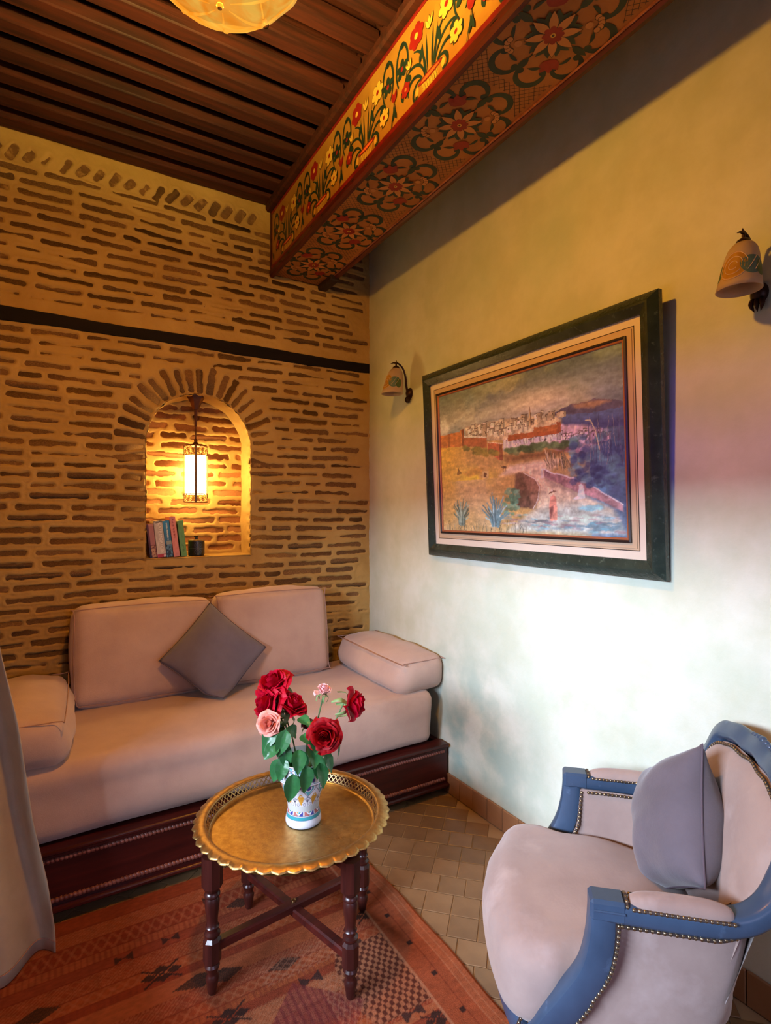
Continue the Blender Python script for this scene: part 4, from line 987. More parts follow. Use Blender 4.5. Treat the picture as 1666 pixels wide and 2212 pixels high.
def paint_medina():
    asp = 1.083/0.704; c = Canvas(430, 280, asp); U, V = c.U, c.V; R_ = random.Random(4)
    # stormy sky
    n1 = 1.6*fbm(U*asp*2.6+3, V*3.4+1, 1, 5); n2 = 1.6*fbm(U*asp*4+9, V*5, 2, 5)
    sky = np.array([128,134,132])/255*np.ones((*U.shape,1)); c.C = sky*np.ones(3)
    c.put(np.clip(0.5+n1*1.6, 0, 1), (150,142,128)); c.put(smoothstep(0.0, 0.5, n2+0.25*(U-0.5)), (92,98,116), 0.75)
    c.put(smoothstep(0.02, 0.34, fbm(U*asp*3.2+20, V*5+4, 9, 5))*np.exp(-((V-0.78)/0.10)**2), (234,220,196), 0.85)
    c.put(np.exp(-(((U-0.62)/0.24)**2+((V-0.80)/0.09)**2))*np.clip(0.75+n2*1.5, 0, 1), (222,196,172), 0.9); c.put(np.exp(-(((U-0.25)/0.22)**2+((V-0.79)/0.07)**2))*np.clip(0.65+n1*1.5, 0, 1), (202,190,160), 0.75)
    c.put(smoothstep(0.55, 1.0, U)*smoothstep(0.78, 0.98, V)*np.clip(0.7+n1, 0, 1), (78,88,128), 0.7); c.put((1-smoothstep(0, 0.4, U))*smoothstep(0.8, 1, V), (92,100,100), 0.6)
    c.put(np.exp(-(((U-0.92)/0.13)**2+((V-0.83)/0.07)**2))*np.clip(0.5+n2*2, 0, 1), (150,150,156), 0.5)
    # sea, mountain
    c.poly([(0.58,0.70),(1.02,0.685),(1.02,0.48),(0.72,0.55),(0.58,0.62)], (90,100,142), tex=0.1); c.poly([(0.72,0.655),(1.02,0.62),(1.02,0.50),(0.8,0.54)], (70,72,116), soft=0.02)
    c.poly([(0.602,0.700),(0.66,0.706),(0.72,0.716),(0.77,0.738),(0.817,0.742),(0.85,0.736),(0.885,0.745),(0.93,0.730),(0.97,0.716),(1.02,0.692),(1.02,0.678),(0.9,0.672),(0.8,0.684),(0.7,0.690)], (92,82,104)); c.poly([(0.79,0.735),(0.83,0.738),(0.9,0.735),(0.95,0.718),(0.88,0.70),(0.81,0.712)], (190,140,104), 0.75, 0.008)
    # ground
    top = 0.62-0.10*smoothstep(0.3, 0.9, U); c.put(((V < top) & (U < 0.86)).astype(float), (188,146,88), 1, 0.15)
    c.put((V < top)*smoothstep(0.25, 0.02, U)*smoothstep(0.2, 0.5, V), (208,158,62), 0.9, 0.2)
    c.put(np.exp(-(((U-0.24)/0.13)**2+((V-0.37)/0.07)**2))*np.clip(0.6+n2*3, 0, 1), (222,190,70), 0.95); c.put((V < 0.36)*(U < 0.5)*np.clip(0.45+n1*1.5, 0, 1), (196,162,120), 0.8)
    c.put(smoothstep(0.78, 0.95, U)*(V < 0.58), (78,90,116), 0.95, 0.2); c.put(np.exp(-(((U-0.90)/0.12)**2+((V-0.22)/0.17)**2))*np.clip(0.6+n2*2, 0, 1), (104,150,176), 0.8)
    # road
    c.poly([(0.60,0.445),(0.74,0.440),(0.70,0.40),(0.66,0.345),(0.80,0.24),(0.95,0.15),(0.99,0.02),(0.45,0.02),(0.60,0.16),(0.625,0.29),(0.55,0.385),(0.40,0.37),(0.46,0.43)], (214,184,150), 0.95, 0.012, 0.12)
    c.poly([(0.62,0.15),(0.82,0.19),(0.98,0.12),(1.0,0.0),(0.42,0.0)], (150,166,160), 0.55, 0.03, 0.2)
    # far wall and town terraces
    c.poly([(0.185,0.74),(0.30,0.735),(0.45,0.735),(0.58,0.72),(0.70,0.70),(0.74,0.67),(0.74,0.60),(0.44,0.60),(0.19,0.655)], (190,164,134), 1, 0.006, 0.25)
    c.poly([(0.70,0.64),(0.80,0.625),(0.87,0.60),(0.935,0.565),(0.90,0.50),(0.83,0.455),(0.70,0.50)], (206,168,178), 1, 0.008, 0.25)
    c.poly([(0.43,0.605),(0.72,0.60),(0.72,0.53),(0.43,0.535)], (206,186,184), 1, 0.004, 0.2)
    for (u0, u1, vb, vt, n, w_, cols) in ((0.19,0.74,0.665,0.735,26,0.030,[(214,196,168),(196,174,146),(226,210,184),(176,150,124)]), (0.20,0.56,0.63,0.685,12,0.034,[(204,186,160),(188,162,134),(216,198,172)]), (0.72,0.93,0.50,0.625,22,0.024,[(218,184,196),(204,166,182),(228,200,208),(190,150,170)]), (0.44,0.72,0.545,0.60,16,0.026,[(214,196,196),(200,180,186),(226,212,206)])):
        for k in range(n*2):
            u = u0+(u1-u0)*R_.random(); f = (u-u0)/(u1-u0); arch = 1-0.5*abs(f-0.5) if vt > 0.7 else 1-0.55*f*(u0 > 0.7); b = vb+(vt-vb)*R_.random()*0.55*arch; h = (0.026+0.022*R_.random()); ww = w_*(0.5+0.7*R_.random()); cc = cols[R_.randrange(len(cols))]
            c.poly([(u,b),(u+ww,b),(u+ww,b+h),(u,b+h)], cc, tex=0.06); c.poly([(u+ww*0.68,b),(u+ww,b),(u+ww,b+h),(u+ww*0.68,b+h)], tuple(int(x*0.68) for x in cc), 0.85, tex=0.05)
            c.line([(u,b+h),(u+ww,b+h)], 0.0022, (70,52,44), 0.7)
            for q in range(R_.randrange(3)): x = u+ww*(0.15+0.5*R_.random()); y = b+h*(0.3+0.4*R_.random()); c.poly([(x,y),(x+0.004,y),(x+0.004,y+0.009),(x,y+0.009)], (74,56,50), 0.9, tex=0)
    c.poly([(0.577,0.665),(0.593,0.665),(0.591,0.745),(0.579,0.745)], (196,164,124)); c.poly([(0.587,0.665),(0.593,0.665),(0.591,0.745),(0.587,0.745)], (110,84,70)); c.poly([(0.581,0.745),(0.589,0.745),(0.587,0.762),(0.583,0.762)], (150,120,96)); c.line([(0.585,0.76),(0.585,0.778)], 0.002, (80,60,50))
    # red ramparts
    c.poly([(0.0,0.715),(0.06,0.71),(0.15,0.712),(0.15,0.725),(0.178,0.725),(0.178,0.60),(0.0,0.62)], (188,112,62)); c.poly([(0.162,0.725),(0.178,0.725),(0.178,0.60),(0.162,0.605)], (122,66,44)); c.poly([(0.06,0.71),(0.075,0.712),(0.075,0.615),(0.06,0.615)], (140,80,48), 0.8)
    c.poly([(0.178,0.668),(0.30,0.655),(0.33,0.64),(0.33,0.565),(0.24,0.59),(0.178,0.61)], (164,92,60)); c.poly([(0.178,0.675),(0.33,0.648),(0.33,0.638),(0.178,0.664)], (222,204,182))
    c.poly([(0.335,0.605),(0.425,0.578),(0.425,0.478),(0.40,0.478),(0.335,0.54)], (180,98,64)); c.poly([(0.405,0.585),(0.425,0.585),(0.425,0.470),(0.405,0.478)], (132,70,50)); c.line([(0.335,0.606),(0.425,0.580)], 0.003, (226,190,160))
    c.poly([(0.46,0.628),(0.735,0.615),(0.735,0.588),(0.46,0.590)], (166,88,52)); c.poly([(0.715,0.655),(0.735,0.655),(0.735,0.59),(0.715,0.59)], (150,82,56)); c.poly([(0.60,0.648),(0.72,0.640),(0.72,0.61),(0.60,0.615)], (176,104,62))
    c.poly([(0.432,0.600),(0.445,0.605),(0.455,0.535),(0.436,0.535)], (222,206,190)); c.poly([(0.69,0.555),(0.80,0.53),(0.83,0.46),(0.70,0.50)], (176,132,148), 0.9, tex=0.15)
    # hedges
    for k in range(60): u = 0.44+0.36*R_.random(); c.blob(u, 0.50+0.030*R_.random()+0.01, 0.022, 0.020, [(84,104,66),(62,78,50),(104,122,80)][R_.randrange(3)], 0.85, 0.6)
    for k in range(26): u = 0.18+0.24*R_.random(); c.blob(u, 0.60-0.28*(u-0.18)-0.04*R_.random(), 0.022, 0.020, [(128,112,52),(104,96,50),(150,122,56)][R_.randrange(3)], 0.8, 0.6)
    c.poly([(0.43,0.50),(0.79,0.50),(0.74,0.465),(0.45,0.455)], (112,72,46), 0.8, 0.015, 0.2)
    # tombs, donkey
    c.poly([(0.115,0.405),(0.13,0.455),(0.155,0.41)], (120,84,44)); c.poly([(0.155,0.41),(0.24,0.44),(0.30,0.44),(0.30,0.40),(0.2,0.385)], (186,134,66), 0.8, 0.01)
    c.poly([(0.295,0.365),(0.295,0.415),(0.335,0.415),(0.335,0.365)], (206,170,110)); c.poly([(0.305,0.37),(0.305,0.40),(0.32,0.40),(0.32,0.37)], (100,64,44))
    c.blob(0.433, 0.425, 0.016, 0.012, (92,64,46), 1, 0.1); [c.line([(u,0.425),(u,0.402)], 0.0025, (80,56,42)) for u in (0.424,0.440)]; c.line([(0.42,0.425),(0.412,0.44)], 0.003, (80,56,42))
    # bank of rock
    c.poly([(0.497,0.375),(0.527,0.383),(0.575,0.355),(0.612,0.315),(0.622,0.28),(0.612,0.21),(0.585,0.155),(0.50,0.165),(0.49,0.27)], (108,76,62), 1, 0.006, 0.25); c.poly([(0.53,0.382),(0.58,0.352),(0.622,0.29),(0.612,0.21),(0.585,0.155),(0.575,0.25),(0.55,0.33)], (150,106,84), 0.8, 0.012, 0.2); c.line([(0.54,0.380),(0.600,0.335),(0.622,0.285),(0.612,0.21),(0.585,0.153)], 0.0035, (220,196,176), 0.9)
    for k in range(40): c.blob(0.42+0.09*R_.random(), 0.10+0.19*R_.random(), 0.018, 0.018, [(96,140,110),(72,108,84),(120,160,128)][R_.randrange(3)], 0.7, 0.6)
    # parapet on the right
    c.poly([(0.648,0.385),(0.70,0.36),(0.79,0.322),(0.88,0.262),(0.985,0.17),(0.985,0.135),(0.88,0.205),(0.79,0.252),(0.70,0.31),(0.648,0.345)], (166,124,122), 1, 0.004, 0.2); c.line([(0.648,0.387),(0.70,0.362),(0.79,0.324),(0.88,0.264),(0.985,0.172)], 0.004, (228,208,200), 0.9); c.poly([(0.648,0.345),(0.79,0.25),(0.79,0.225),(0.66,0.315)], (126,110,104), 0.5, 0.01)
    # blue thicket and reeds
    for k in range(130): c.blob(0.78+0.21*R_.random(), 0.28+0.28*R_.random(), 0.020, 0.022, [(70,90,120),(60,72,110),(96,126,140),(52,58,92),(110,150,156)][R_.randrange(5)], 0.6, 0.7)
    for k in range(46): u = 0.665+0.12*R_.random(); v = 0.385+0.03*R_.random()-0.15*(u-0.665); c.line([(u,v),(u-0.02+0.02*R_.random(),v+0.05+0.05*R_.random())], 0.0022, [(206,180,140),(150,124,90),(92,84,60)][R_.randrange(3)], 0.9)
    for k in range(30): u = 0.86+0.13*R_.random(); v = 0.38+0.1*R_.random(); c.line([(u,v),(u-0.02+0.04*R_.random(),v+0.12+0.1*R_.random())], 0.0018, [(150,130,130),(96,92,120),(60,60,90)][R_.randrange(3)], 0.7)
    c.line([(0.90,0.47),(0.885,0.58),(0.865,0.635),(0.845,0.637)], 0.0028, (206,186,150))
    c.blob(0.86, 0.155, 0.07, 0.02, (120,190,200), 0.6, 0.6); c.blob(0.80, 0.10, 0.15, 0.025, (196,204,176), 0.7, 0.7); c.blob(0.86, 0.05, 0.14, 0.03, (84,110,120), 0.7, 0.7); c.blob(0.62, 0.075, 0.10, 0.014, (92,92,92), 0.8, 0.4)
    for k in range(70): c.blob(0.35+0.63*R_.random(), 0.02+0.10*R_.random(), 0.03, 0.008, [(180,150,140),(120,140,140),(212,196,170),(150,110,110),(110,160,164)][R_.randrange(5)], 0.55, 0.5)
    # figures
    c.poly([(0.668,0.085),(0.705,0.085),(0.707,0.17),(0.700,0.225),(0.690,0.238),(0.675,0.225),(0.668,0.17)], (214,138,112), 1, 0.002); c.poly([(0.668,0.16),(0.690,0.168),(0.682,0.12),(0.672,0.10)], (120,70,64), 0.9, 0.004); c.poly([(0.664,0.238),(0.705,0.258),(0.690,0.268),(0.682,0.262),(0.668,0.242)], (120,88,66)); c.blob(0.683, 0.262, 0.007, 0.010, (224,196,170), 1, 0)
    c.poly([(0.628,0.338),(0.645,0.338),(0.643,0.395),(0.632,0.395)], (226,206,186), 1, 0.002); c.blob(0.638, 0.405, 0.006, 0.012, (220,190,160), 1, 0)
    c.poly([(0.795,0.205),(0.835,0.21),(0.828,0.27),(0.82,0.292),(0.808,0.285),(0.805,0.24)], (226,226,226), 1, 0.002); c.poly([(0.78,0.205),(0.80,0.225),(0.81,0.205)], (206,206,210))
    # agaves
    for (u0, v0, R0, cols) in ((0.14,0.045,0.20,[(96,110,96),(70,84,74),(150,160,140)]), (0.365,0.04,0.24,[(104,134,136),(76,104,108),(160,184,180)])):
        for k in range(34):
            a = PI*(0.12+0.76*R_.random()); l = R0*(0.5+0.5*R_.random()); e = (u0+l*math.cos(a)*0.42, v0+l*math.sin(a)); mid = (u0+l*math.cos(a)*0.16, v0+l*math.sin(a)*0.55); c.line([(u0+0.02*math.cos(a), v0), mid, e], 0.008, cols[R_.randrange(3)], 0.9, 0.002)
    for k in range(60): u = 0.55*R_.random(); c.line([(u,0.0),(u+0.02*(R_.random()-.5),0.03+0.05*R_.random())], 0.002, [(90,84,64),(60,62,50),(160,140,110)][R_.randrange(3)], 0.8)
    c.C = np.clip(c.C*1.14+0.01, 0, 1)
    # drag the paint about a little so that edges look brushed
    du = 0.0035*fbm(U*asp*28, V*28, 301, 3); dv = 0.006*fbm(U*asp*28, V*28, 302, 3)
    c.C = c.C[np.clip(((U+du)*(c.w-1)).round().astype(int), 0, c.w-1), np.clip(((V+dv)*(c.h-1)).round().astype(int), 0, c.h-1)]
    c.C *= (1+0.16*fbm(U*asp*22, V*60, 303, 3))[..., None]
    c.C = np.clip(c.C*np.array([0.90, 1.02, 1.12])*1.04, 0, 1)
    c.C *= (1+0.10*fbm(U*asp*90, V*90, 77, 2))[..., None]
    return c
pic = thing('framed_painting', 'large oil painting of a walled hill town in a dark green frame with cream mat', 'painting', (-0.012, -1.428, 1.268))
pic.rotation_euler = (0, math.radians(-2.6), 0)      # top leans into the room (towards -x)
PW, PH = 1.385, 0.99
M['frame_green'] = mat('dark_green_frame_wood', lin(50,64,56), 0.26, lin(36,48,42), 10.0, bump=0.35, bscale=60, stretch=(1,1,1), spec=0.55, col3=lin(80,96,86), v3scale=50, v3mix=(0.6,0.75))
M['mat_cream'] = mat('cream_mount', lin(228,218,202), 0.7, lin(220,209,192), 3.0); M['mat_tan'] = mat('tan_mount', lin(208,184,152), 0.7, lin(198,173,141), 3.0); M['fillet_dark'] = mat('dark_fillet', lin(44,32,28), 0.4); M['fillet_copper'] = mat('copper_fillet', lin(176,112,78), 0.4, metallic=0.3)
def rail_frame(name, x0, y0, y1, z0, z1, prof, m, parent, sep=True):
    """mitred frame; prof = [(inset, depth)] from the outer edge inwards; depth is towards -x"""
    ds = []
    for side in range(4):
        v = []
        for end in (0, 1):
            for (ins, dp) in prof:
                if side == 0: p = ((y0-ins) if end == 0 else (y1+ins), z0+ins)
                elif side == 1: p = (y1+ins, (z0+ins) if end == 0 else (z1-ins))
                elif side == 2: p = ((y1+ins) if end == 0 else (y0-ins), z1-ins)
                else: p = (y0-ins, (z1-ins) if end == 0 else (z0+ins))
                v.append((x0-dp, p[0], p[1]))
        k = len(prof); f = [(i, k+i, k+i+1, i+1) for i in range(k-1)]+[(k-1, 2*k-1, k, 0)]
        G().add(v, f).obj(name, m, parent, 25)
hy = PW/2
rail_frame('frame_rail', 0, hy, -hy, 0, PH, [(0, 0.0), (0, 0.020), (0.004, 0.024), (0.030, 0.042), (0.037, 0.042), (0.066, 0.027), (0.066, 0.0)], M['frame_green'], pic)
G().box(-0.016, 0.0, -hy+0.05, hy-0.05, 0.05, PH-0.05).obj('mount_board', M['mat_cream'], pic, 0)
rail_frame('mount_line', -0.0155, hy-0.096, -hy+0.096, 0.096, PH-0.096, [(0, 0), (0, 0.001), (0.003, 0.001), (0.003, 0)], M['fillet_dark'], pic)
rail_frame('inner_mount', -0.0155, hy-0.099, -hy+0.099, 0.099, PH-0.099, [(0, 0), (0, 0.0008), (0.006, 0.0008), (0.007, 0.004), (0.026, 0.004), (0.026, 0)], M['mat_tan'], pic)
rail_frame('fillet', -0.0155, hy-0.125, -hy+0.125, 0.125, PH-0.125, [(0, 0), (0, 0.012), (0.006, 0.014), (0.010, 0.010), (0.010, 0)], M['fillet_dark'], pic)
rail_frame('fillet', -0.0155, hy-0.135, -hy+0.135, 0.135, PH-0.135, [(0, 0), (0, 0.009), (0.005, 0.009), (0.008, 0.006), (0.008, 0)], M['fillet_copper'], pic)
cv = paint_medina(); cw, ch = PW-0.284, PH-0.284
P = np.stack([np.full(cv.U.shape, -0.0185)+0.0006*fbm(cv.U*120, cv.V*80, 5, 2), cw/2-cv.U*cw, 0.142+cv.V*ch], -1)
mobj('canvas', grid_mesh('canvas', P, M['attr_canvas'], cv.C), pic)
# ================================================================== rug
def paint_rug(x0, x1, y0, y1, st):
    nx, ny = int((x1-x0)/st)+1, int((y1-y0)/st)+1
    xs = np.linspace(x0, x1, nx); ys = np.linspace(y0, y1, ny); X, Y = np.meshgrid(xs, ys, indexing='ij')
    C_ = np.zeros((nx, ny, 3)); a = x1-X; b = Y           # a: distance from the right edge
    base = np.array([176,96,60])/255.; C_[:] = base
    def put(m, col, al=1.0):
        m = np.asarray(m, float)*al; C_[:] = C_*(1-m[..., None])+np.array(col)/255.*m[..., None]
    R_ = random.Random(11)
    # bands running along x (weft stripes), each with its own tint
    yb = y1; k = 0; bands = []
    while yb > y0:
        h = R_.choice([0.030, 0.045, 0.06, 0.075]); bands.append((yb-h, yb)); put((Y <= yb) & (Y > yb-h), [(176,92,56),(186,104,62),(164,80,52),(192,116,76),(170,90,62)][k % 5]); yb -= h; k += 1
    fld = a > 0.165
    for k, (ya, yc) in enumerate(bands):
        m = fld & (Y > ya) & (Y <= yc); kind = k % 4; t = (Y-ya)/(yc-ya)
        if kind == 1:                              # fine pale diagonal net
            put(m & (((X*70+Y*70) % 1 < 0.28) | ((X*70-Y*70) % 1 < 0.28)), (206,150,112), 0.55)
        elif kind == 2:
            z = np.abs(((X*14) % 1)-0.5)*2; put(m & (np.abs(z-t) < 0.14), (204,140,100), 0.5); put(m & (np.abs(1-z-t) < 0.14), (204,140,100), 0.5)
        elif kind == 3: put(m & ((X*55) % 1 < 0.35), (148,70,50), 0.45)
        put(fld & (np.abs(Y-ya) < 0.0022), (150,70,46), 0.8)
    # dark woven motifs (diamonds, bow-ties, stars)
    def diamond(cx, cy, w_, h_, col=(66,52,46), net=True):
        d = np.abs(X-cx)/w_+np.abs(Y-cy)/h_; put(fld & (d < 1), col, 0.85)
        if net: put(fld & (d < 0.92) & (((X*90+Y*60) % 1 < 0.3)), (140,86,62), 0.6)
    def star(cx, cy, s_):
        u, v = (X-cx)/s_, (Y-cy)/s_
        put(fld & (((np.abs(u)+np.abs(v*1.6-0.5) < 0.42) | (np.abs(u)+np.abs(v*1.6+0.5) < 0.42) | (np.abs(u-0.62)+np.abs(v*1.6) < 0.42) | (np.abs(u+0.62)+np.abs(v*1.6) < 0.42)) & (np.abs(u)+np.abs(v) > 0.16)), (66,50,46), 0.9)
        put(fld & (np.abs(np.abs(u)-np.abs(v*1.5)) < 0.10) & (np.abs(u) < 0.95), (66,50,46), 0.9)
    def bow(cx, cy, s_):
        u, v = (X-cx)/s_, (Y-cy)/s_; put(fld & (np.abs(v*1.5) < np.abs(u)) & (np.abs(u) < 1) , (70,52,50), 0.85)
    for (cx, cy, w_, h_) in ((-1.21,-1.14,.055,.028),(-1.165,-1.50,.055,.028),(-1.42,-1.42,.085,.030),(-1.60,-1.66,.06,.03),(-1.345,-1.44,.06,.03),(-1.86,-1.30,.06,.03)): diamond(cx, cy, w_, h_)
    for (cx, cy, s_) in ((-0.825,-1.44,.052),(-1.52,-1.33,.062),(-1.375,-1.60,.06),(-0.845,-1.92,.05),(-1.78,-1.62,.06)): star(cx, cy, s_)
    for (cx, cy, s_) in ((-1.115,-1.60,.035),(-0.93,-1.55,.03),(-0.90,-1.865,.035),(-1.47,-1.19,.03),(-1.62,-1.20,.03),(-1.30,-1.06,.03)): bow(cx, cy, s_)
    # chequered lozenge block near the front right leg
    cx, cy = -0.905, -1.70; u, v = X-cx, Y-cy
    inb = (np.abs(u)/0.135+np.abs(v)/0.30 < 1.25) & (np.abs(u) < 0.125) & (np.abs(v) < 0.155)
    q = ((np.floor(u/0.0125)+np.floor(v/0.0165)) % 2 == 0); put(inb, (198,142,106), 0.8); put(inb & q, (98,52,40), 0.92)
    # large purple-brown lozenge with line texture
    d = np.abs(X+1.17)/0.17+np.abs(Y+1.75)/0.17; put(fld & (d < 1), (150,74,70), 0.6); put(fld & (d < 1) & ((X*46) % 1 < 0.4), (120,52,56), 0.5)
    put(fld & (X > -1.10) & (X < -0.99) & (Y < -1.62) & (Y > -2.0) & (((X*48+Y*30) % 1 < 0.25) | ((X*48-Y*30) % 1 < 0.25)), (206,150,120), 0.5)
    put(fld & (X > -1.25) & (X < -0.98) & (Y > -1.56) & (Y < -1.47) & (((X*30+Y*40) % 1 < 0.2) | ((X*30-Y*40) % 1 < 0.2)), (206,154,124), 0.55)
    # plain right border with guard lines and small dots
    brd = a <= 0.165; put(brd, (182,102,66)); put(brd & (a < 0.055), (190,116,78)); put(np.abs(a-0.165) < 0.006, (214,160,124), 0.85); put(np.abs(a-0.057) < 0.003, (208,146,108), 0.8); put(np.abs(a-0.030) < 0.0025, (206,146,110), 0.7); put(np.abs(a-0.095) < 0.002, (150,76,50), 0.7)
    for k in range(30):
        yy = -0.75-0.148*k; put((np.abs(a-0.108) < 0.0075) & (np.abs(Y-yy) < 0.0085), (60,44,42), 0.9)
    C_ *= np.array([0.76, 0.68, 0.64])
    C_ *= (1+0.14*fbm(X*60, Y*160, 3, 3)+0.10*fbm(X*3, Y*3, 6, 3))[..., None]
    Z = 0.0072+0.0012*fbm(X*6, Y*6, 9, 2)+0.0006*fbm(X*110, Y*200, 4, 2)
    wob = 0.004*np.sin(Y*7)+0.003*np.sin(Y*17); XX = X+wob*np.clip(1-a/0.2, 0, 1)
    Z = np.where(a < st*1.2, 0.001, Z)
    return np.stack([XX, Y, Z], -1), C_
RC_ = None
RP_, RC_ = paint_rug(-2.24, -0.655, -2.95, -0.905, 0.0044)
rug = mobj('woven_rug', grid_mesh('woven_rug', RP_, M['attr_rug'], RC_)); tag(rug, 'rust red flat-woven rug with dark diamond motifs under the brass table', 'rug')
# ================================================================== curtain at the left
def curtain():
    n, m = 70, 60; S_, T_ = np.meshgrid(np.linspace(0, 1, n), np.linspace(0, 1, m), indexing='ij')   # S across, T from hem (0) up
    H = 2.55
    z = 0.012+T_*H
    spread = 0.38+0.62*(1-smoothstep(0.0, 1.15, T_))
    # hangs from a point on the left wall side; the free edge swings out towards the room at the hem
    edge_x = np.interp(z, [0, .09, .27, .48, .81, 1.07, 1.6, 2.6], [-1.816, -1.818, -1.841, -1.880, -1.919, -1.968, -2.03, -2.10])
    x = edge_x-(1-S_)*(edge_x+2.30)*0.98; y = -1.075+0.045*np.sin(S_*PI*5+T_*1.5)*(0.45+0.55*(1-T_)) -0.02*(1-S_)+0.015*np.sin(T_*6+S_*8)
    x = x+0.010*np.cos(S_*PI*5)*S_*(1-S_)*2
    P = np.stack([x, y, z], -1)
    me = grid_mesh('linen_curtain', P, M['curtain']); o = mobj('linen_curtain', me); md = o.modifiers.new('thickness', 'SOLIDIFY'); md.thickness = 0.003
    tag(o, 'cream linen curtain hanging at the left edge in front of the sofa end', 'curtain')
    hem = [(float(x[i,0])-0.0, float(y[i,0])-0.002, 0.05) for i in range(n)]
    G().tube(hem, 0.002, 5).obj('hem_stitch', M['seam'], o)
    G().tube([(-2.34, -1.07, 2.575), (-2.03, -1.07, 2.575)], 0.011, 10).obj('curtain_rod', M['wood_black'], o)
    return o
curtain()
# ================================================================== folding table stand, tray, vase
TC = (-1.117, -1.457)
st = thing('folding_table_stand', 'dark turned wood folding stand with crossed stretchers under the brass tray', 'table stand', (TC[0], TC[1], 0.0092))
legs = [(-0.281,-0.034), (0.079,-0.270), (-0.073,0.271), (0.288,0.036)]   # front-left, front-right, back-left, back-right
lp = [(0, 0), (0.010, 0.0), (0.014, 0.008), (0.015, 0.020), (0.019, 0.040), (0.0205, 0.052), (0.016, 0.060), (0.0145, 0.066), (0.020, 0.078), (0.023, 0.088), (0.018, 0.098)]
lp2 = [(0.018, 0.176), (0.024, 0.184), (0.024, 0.190), (0.0165, 0.196), (0.0165, 0.206), (0.021, 0.210), (0.0165, 0.216), (0.0175, 0.235), (0.0215, 0.268), (0.0225, 0.290), (0.0185, 0.300), (0.024, 0.306), (0.024, 0.312), (0.019, 0.318), (0.026, 0.330)]
M8 = lambda r: [(r*math.cos(2*PI*q/8+PI/8), r*math.sin(2*PI*q/8+PI/8)) for q in range(8)]
for (lx, ly) in legs:
    lg = bpy.data.objects.new('leg', None); COL.objects.link(lg); lg.parent = st; lg.location = (lx, ly, 0); lg.rotation_euler = (0, 0, math.atan2(ly, lx))
    G().lathe(lp, 20).obj('turned_foot', M['mahogany_v'], lg)
    G().sweep([(0,0,0.096), (0,0,0.104), (0,0,0.168), (0,0,0.178)], M8(1.0), n0=(1,0,0), scale=[0.020, 0.0275, 0.0275, 0.020]).obj('lower_block', M['mahogany_v'], lg, 20)
    G().lathe(lp2, 20).obj('turned_shaft', M['mahogany_v'], lg)
    G().sweep([(0,0,0.326), (0,0,0.336), (0,0,0.430)], M8(1.0), n0=(1,0,0), scale=[0.026, 0.032, 0.032]).obj('upper_block', M['mahogany_v'], lg, 20)
def bar(name, a, b, z, w_, h_):
    a = Vector((*a, z)); b = Vector((*b, z)); d = (b-a); L_ = d.length
    Mx = Matrix.Translation((a+b)/2) @ Matrix.Rotation(math.atan2(d.y, d.x), 4, 'Z')
    return G().box(-L_/2, L_/2, -w_/2, w_/2, -h_/2, h_/2, c=0.005, mat=Mx).obj(name, M['mahogany'], st, 30)
bar('stretcher', legs[0], legs[3], 0.146, 0.034, 0.030); bar('stretcher', legs[1], legs[2], 0.132, 0.034, 0.030)
bar('top_rail', legs[0], legs[3], 0.408, 0.030, 0.034); bar('top_rail', legs[1], legs[2], 0.404, 0.030, 0.034)
G().lathe([(0, 0.160), (0.008, 0.162), (0.008, 0.168), (0, 0.171)], 12, c=(0, 0, 0)).obj('pivot_pin', M['brass_plain'], st)
TZ = 0.4400
tr = thing('brass_tray', 'round engraved brass tray table top with scalloped rim and pierced gallery', 'tray', (TC[0], TC[1], TZ))
RT = 0.272
def hammered(r, z, t, i): return r
rr_ = np.linspace(0.0, RT, 40)
g = G().lathe([(r, 0.004) for r in rr_] + [(RT+0.005, 0.009)], 120); g.obj('tray_floor', M['brass'], tr, 180)
G().lathe([(RT+0.005, 0.0), (0.0, 0.0)], 96).obj('tray_base', M['brass'], tr)
zb, zt, Rg = 0.010, 0.042, RT+0.010
g = G()
for z, r, rad in ((zb, RT+0.006, 0.0030), (zt, Rg+0.006, 0.0032)): g.tube([(r*math.cos(t), r*math.sin(t), z) for t in np.linspace(0, 2*PI, 120, endpoint=False)], rad, 6, closed=True)
g.obj('gallery_rings', M['brass_plain'], tr)
g = G(); NL = 96                                   # lattice strips with real gaps
for k in range(NL):
    for sg in (-1, 1):
        v = []
        for q in np.linspace(0, 1, 5):
            t = 2*PI*k/NL+sg*q*2*PI/NL*1.55; r = RT+0.006+q*0.010; w_ = 0.0021
            for dt in (-w_/r, w_/r): v.append(((r)*math.cos(t+dt), (r)*math.sin(t+dt), zb+q*(zt-zb)))
            for dt in (-w_/r, w_/r): v.append(((r+0.0016)*math.cos(t+dt), (r+0.0016)*math.sin(t+dt), zb+q*(zt-zb)))
        f = []
        for i in range(4):
            a = i*4; b = a+4; f += [(a, a+1, b+1, b), (a+2, b+2, b+3, a+3), (a, b, b+2, a+2), (a+1, a+3, b+3, b+1)]
        g.add(v, f)
tag(g.obj('gallery_lattice', M['brass_plain'], tr, 0), kind='stuff')
NSC = 44                                           # scalloped flange
def flange(u, t):
    ph = (t*NSC/(2*PI)) % 1.0; sc = abs(math.sin(PI*ph))**0.6; tip = 0.0015*math.exp(-((ph-0.5)/0.12)**2)
    r = Rg+0.004+u*(0.033+0.008*sc+tip); z = zt+0.004*math.sin(u*PI)-0.006*u*u+0.0008*u*math.cos(2*PI*ph)
    return (r*math.cos(t), r*math.sin(t), z)
nt_, nu_ = NSC*12, 7; v = [flange(j/(nu_-1), 2*PI*i/nt_) for i in range(nt_) for j in range(nu_)]
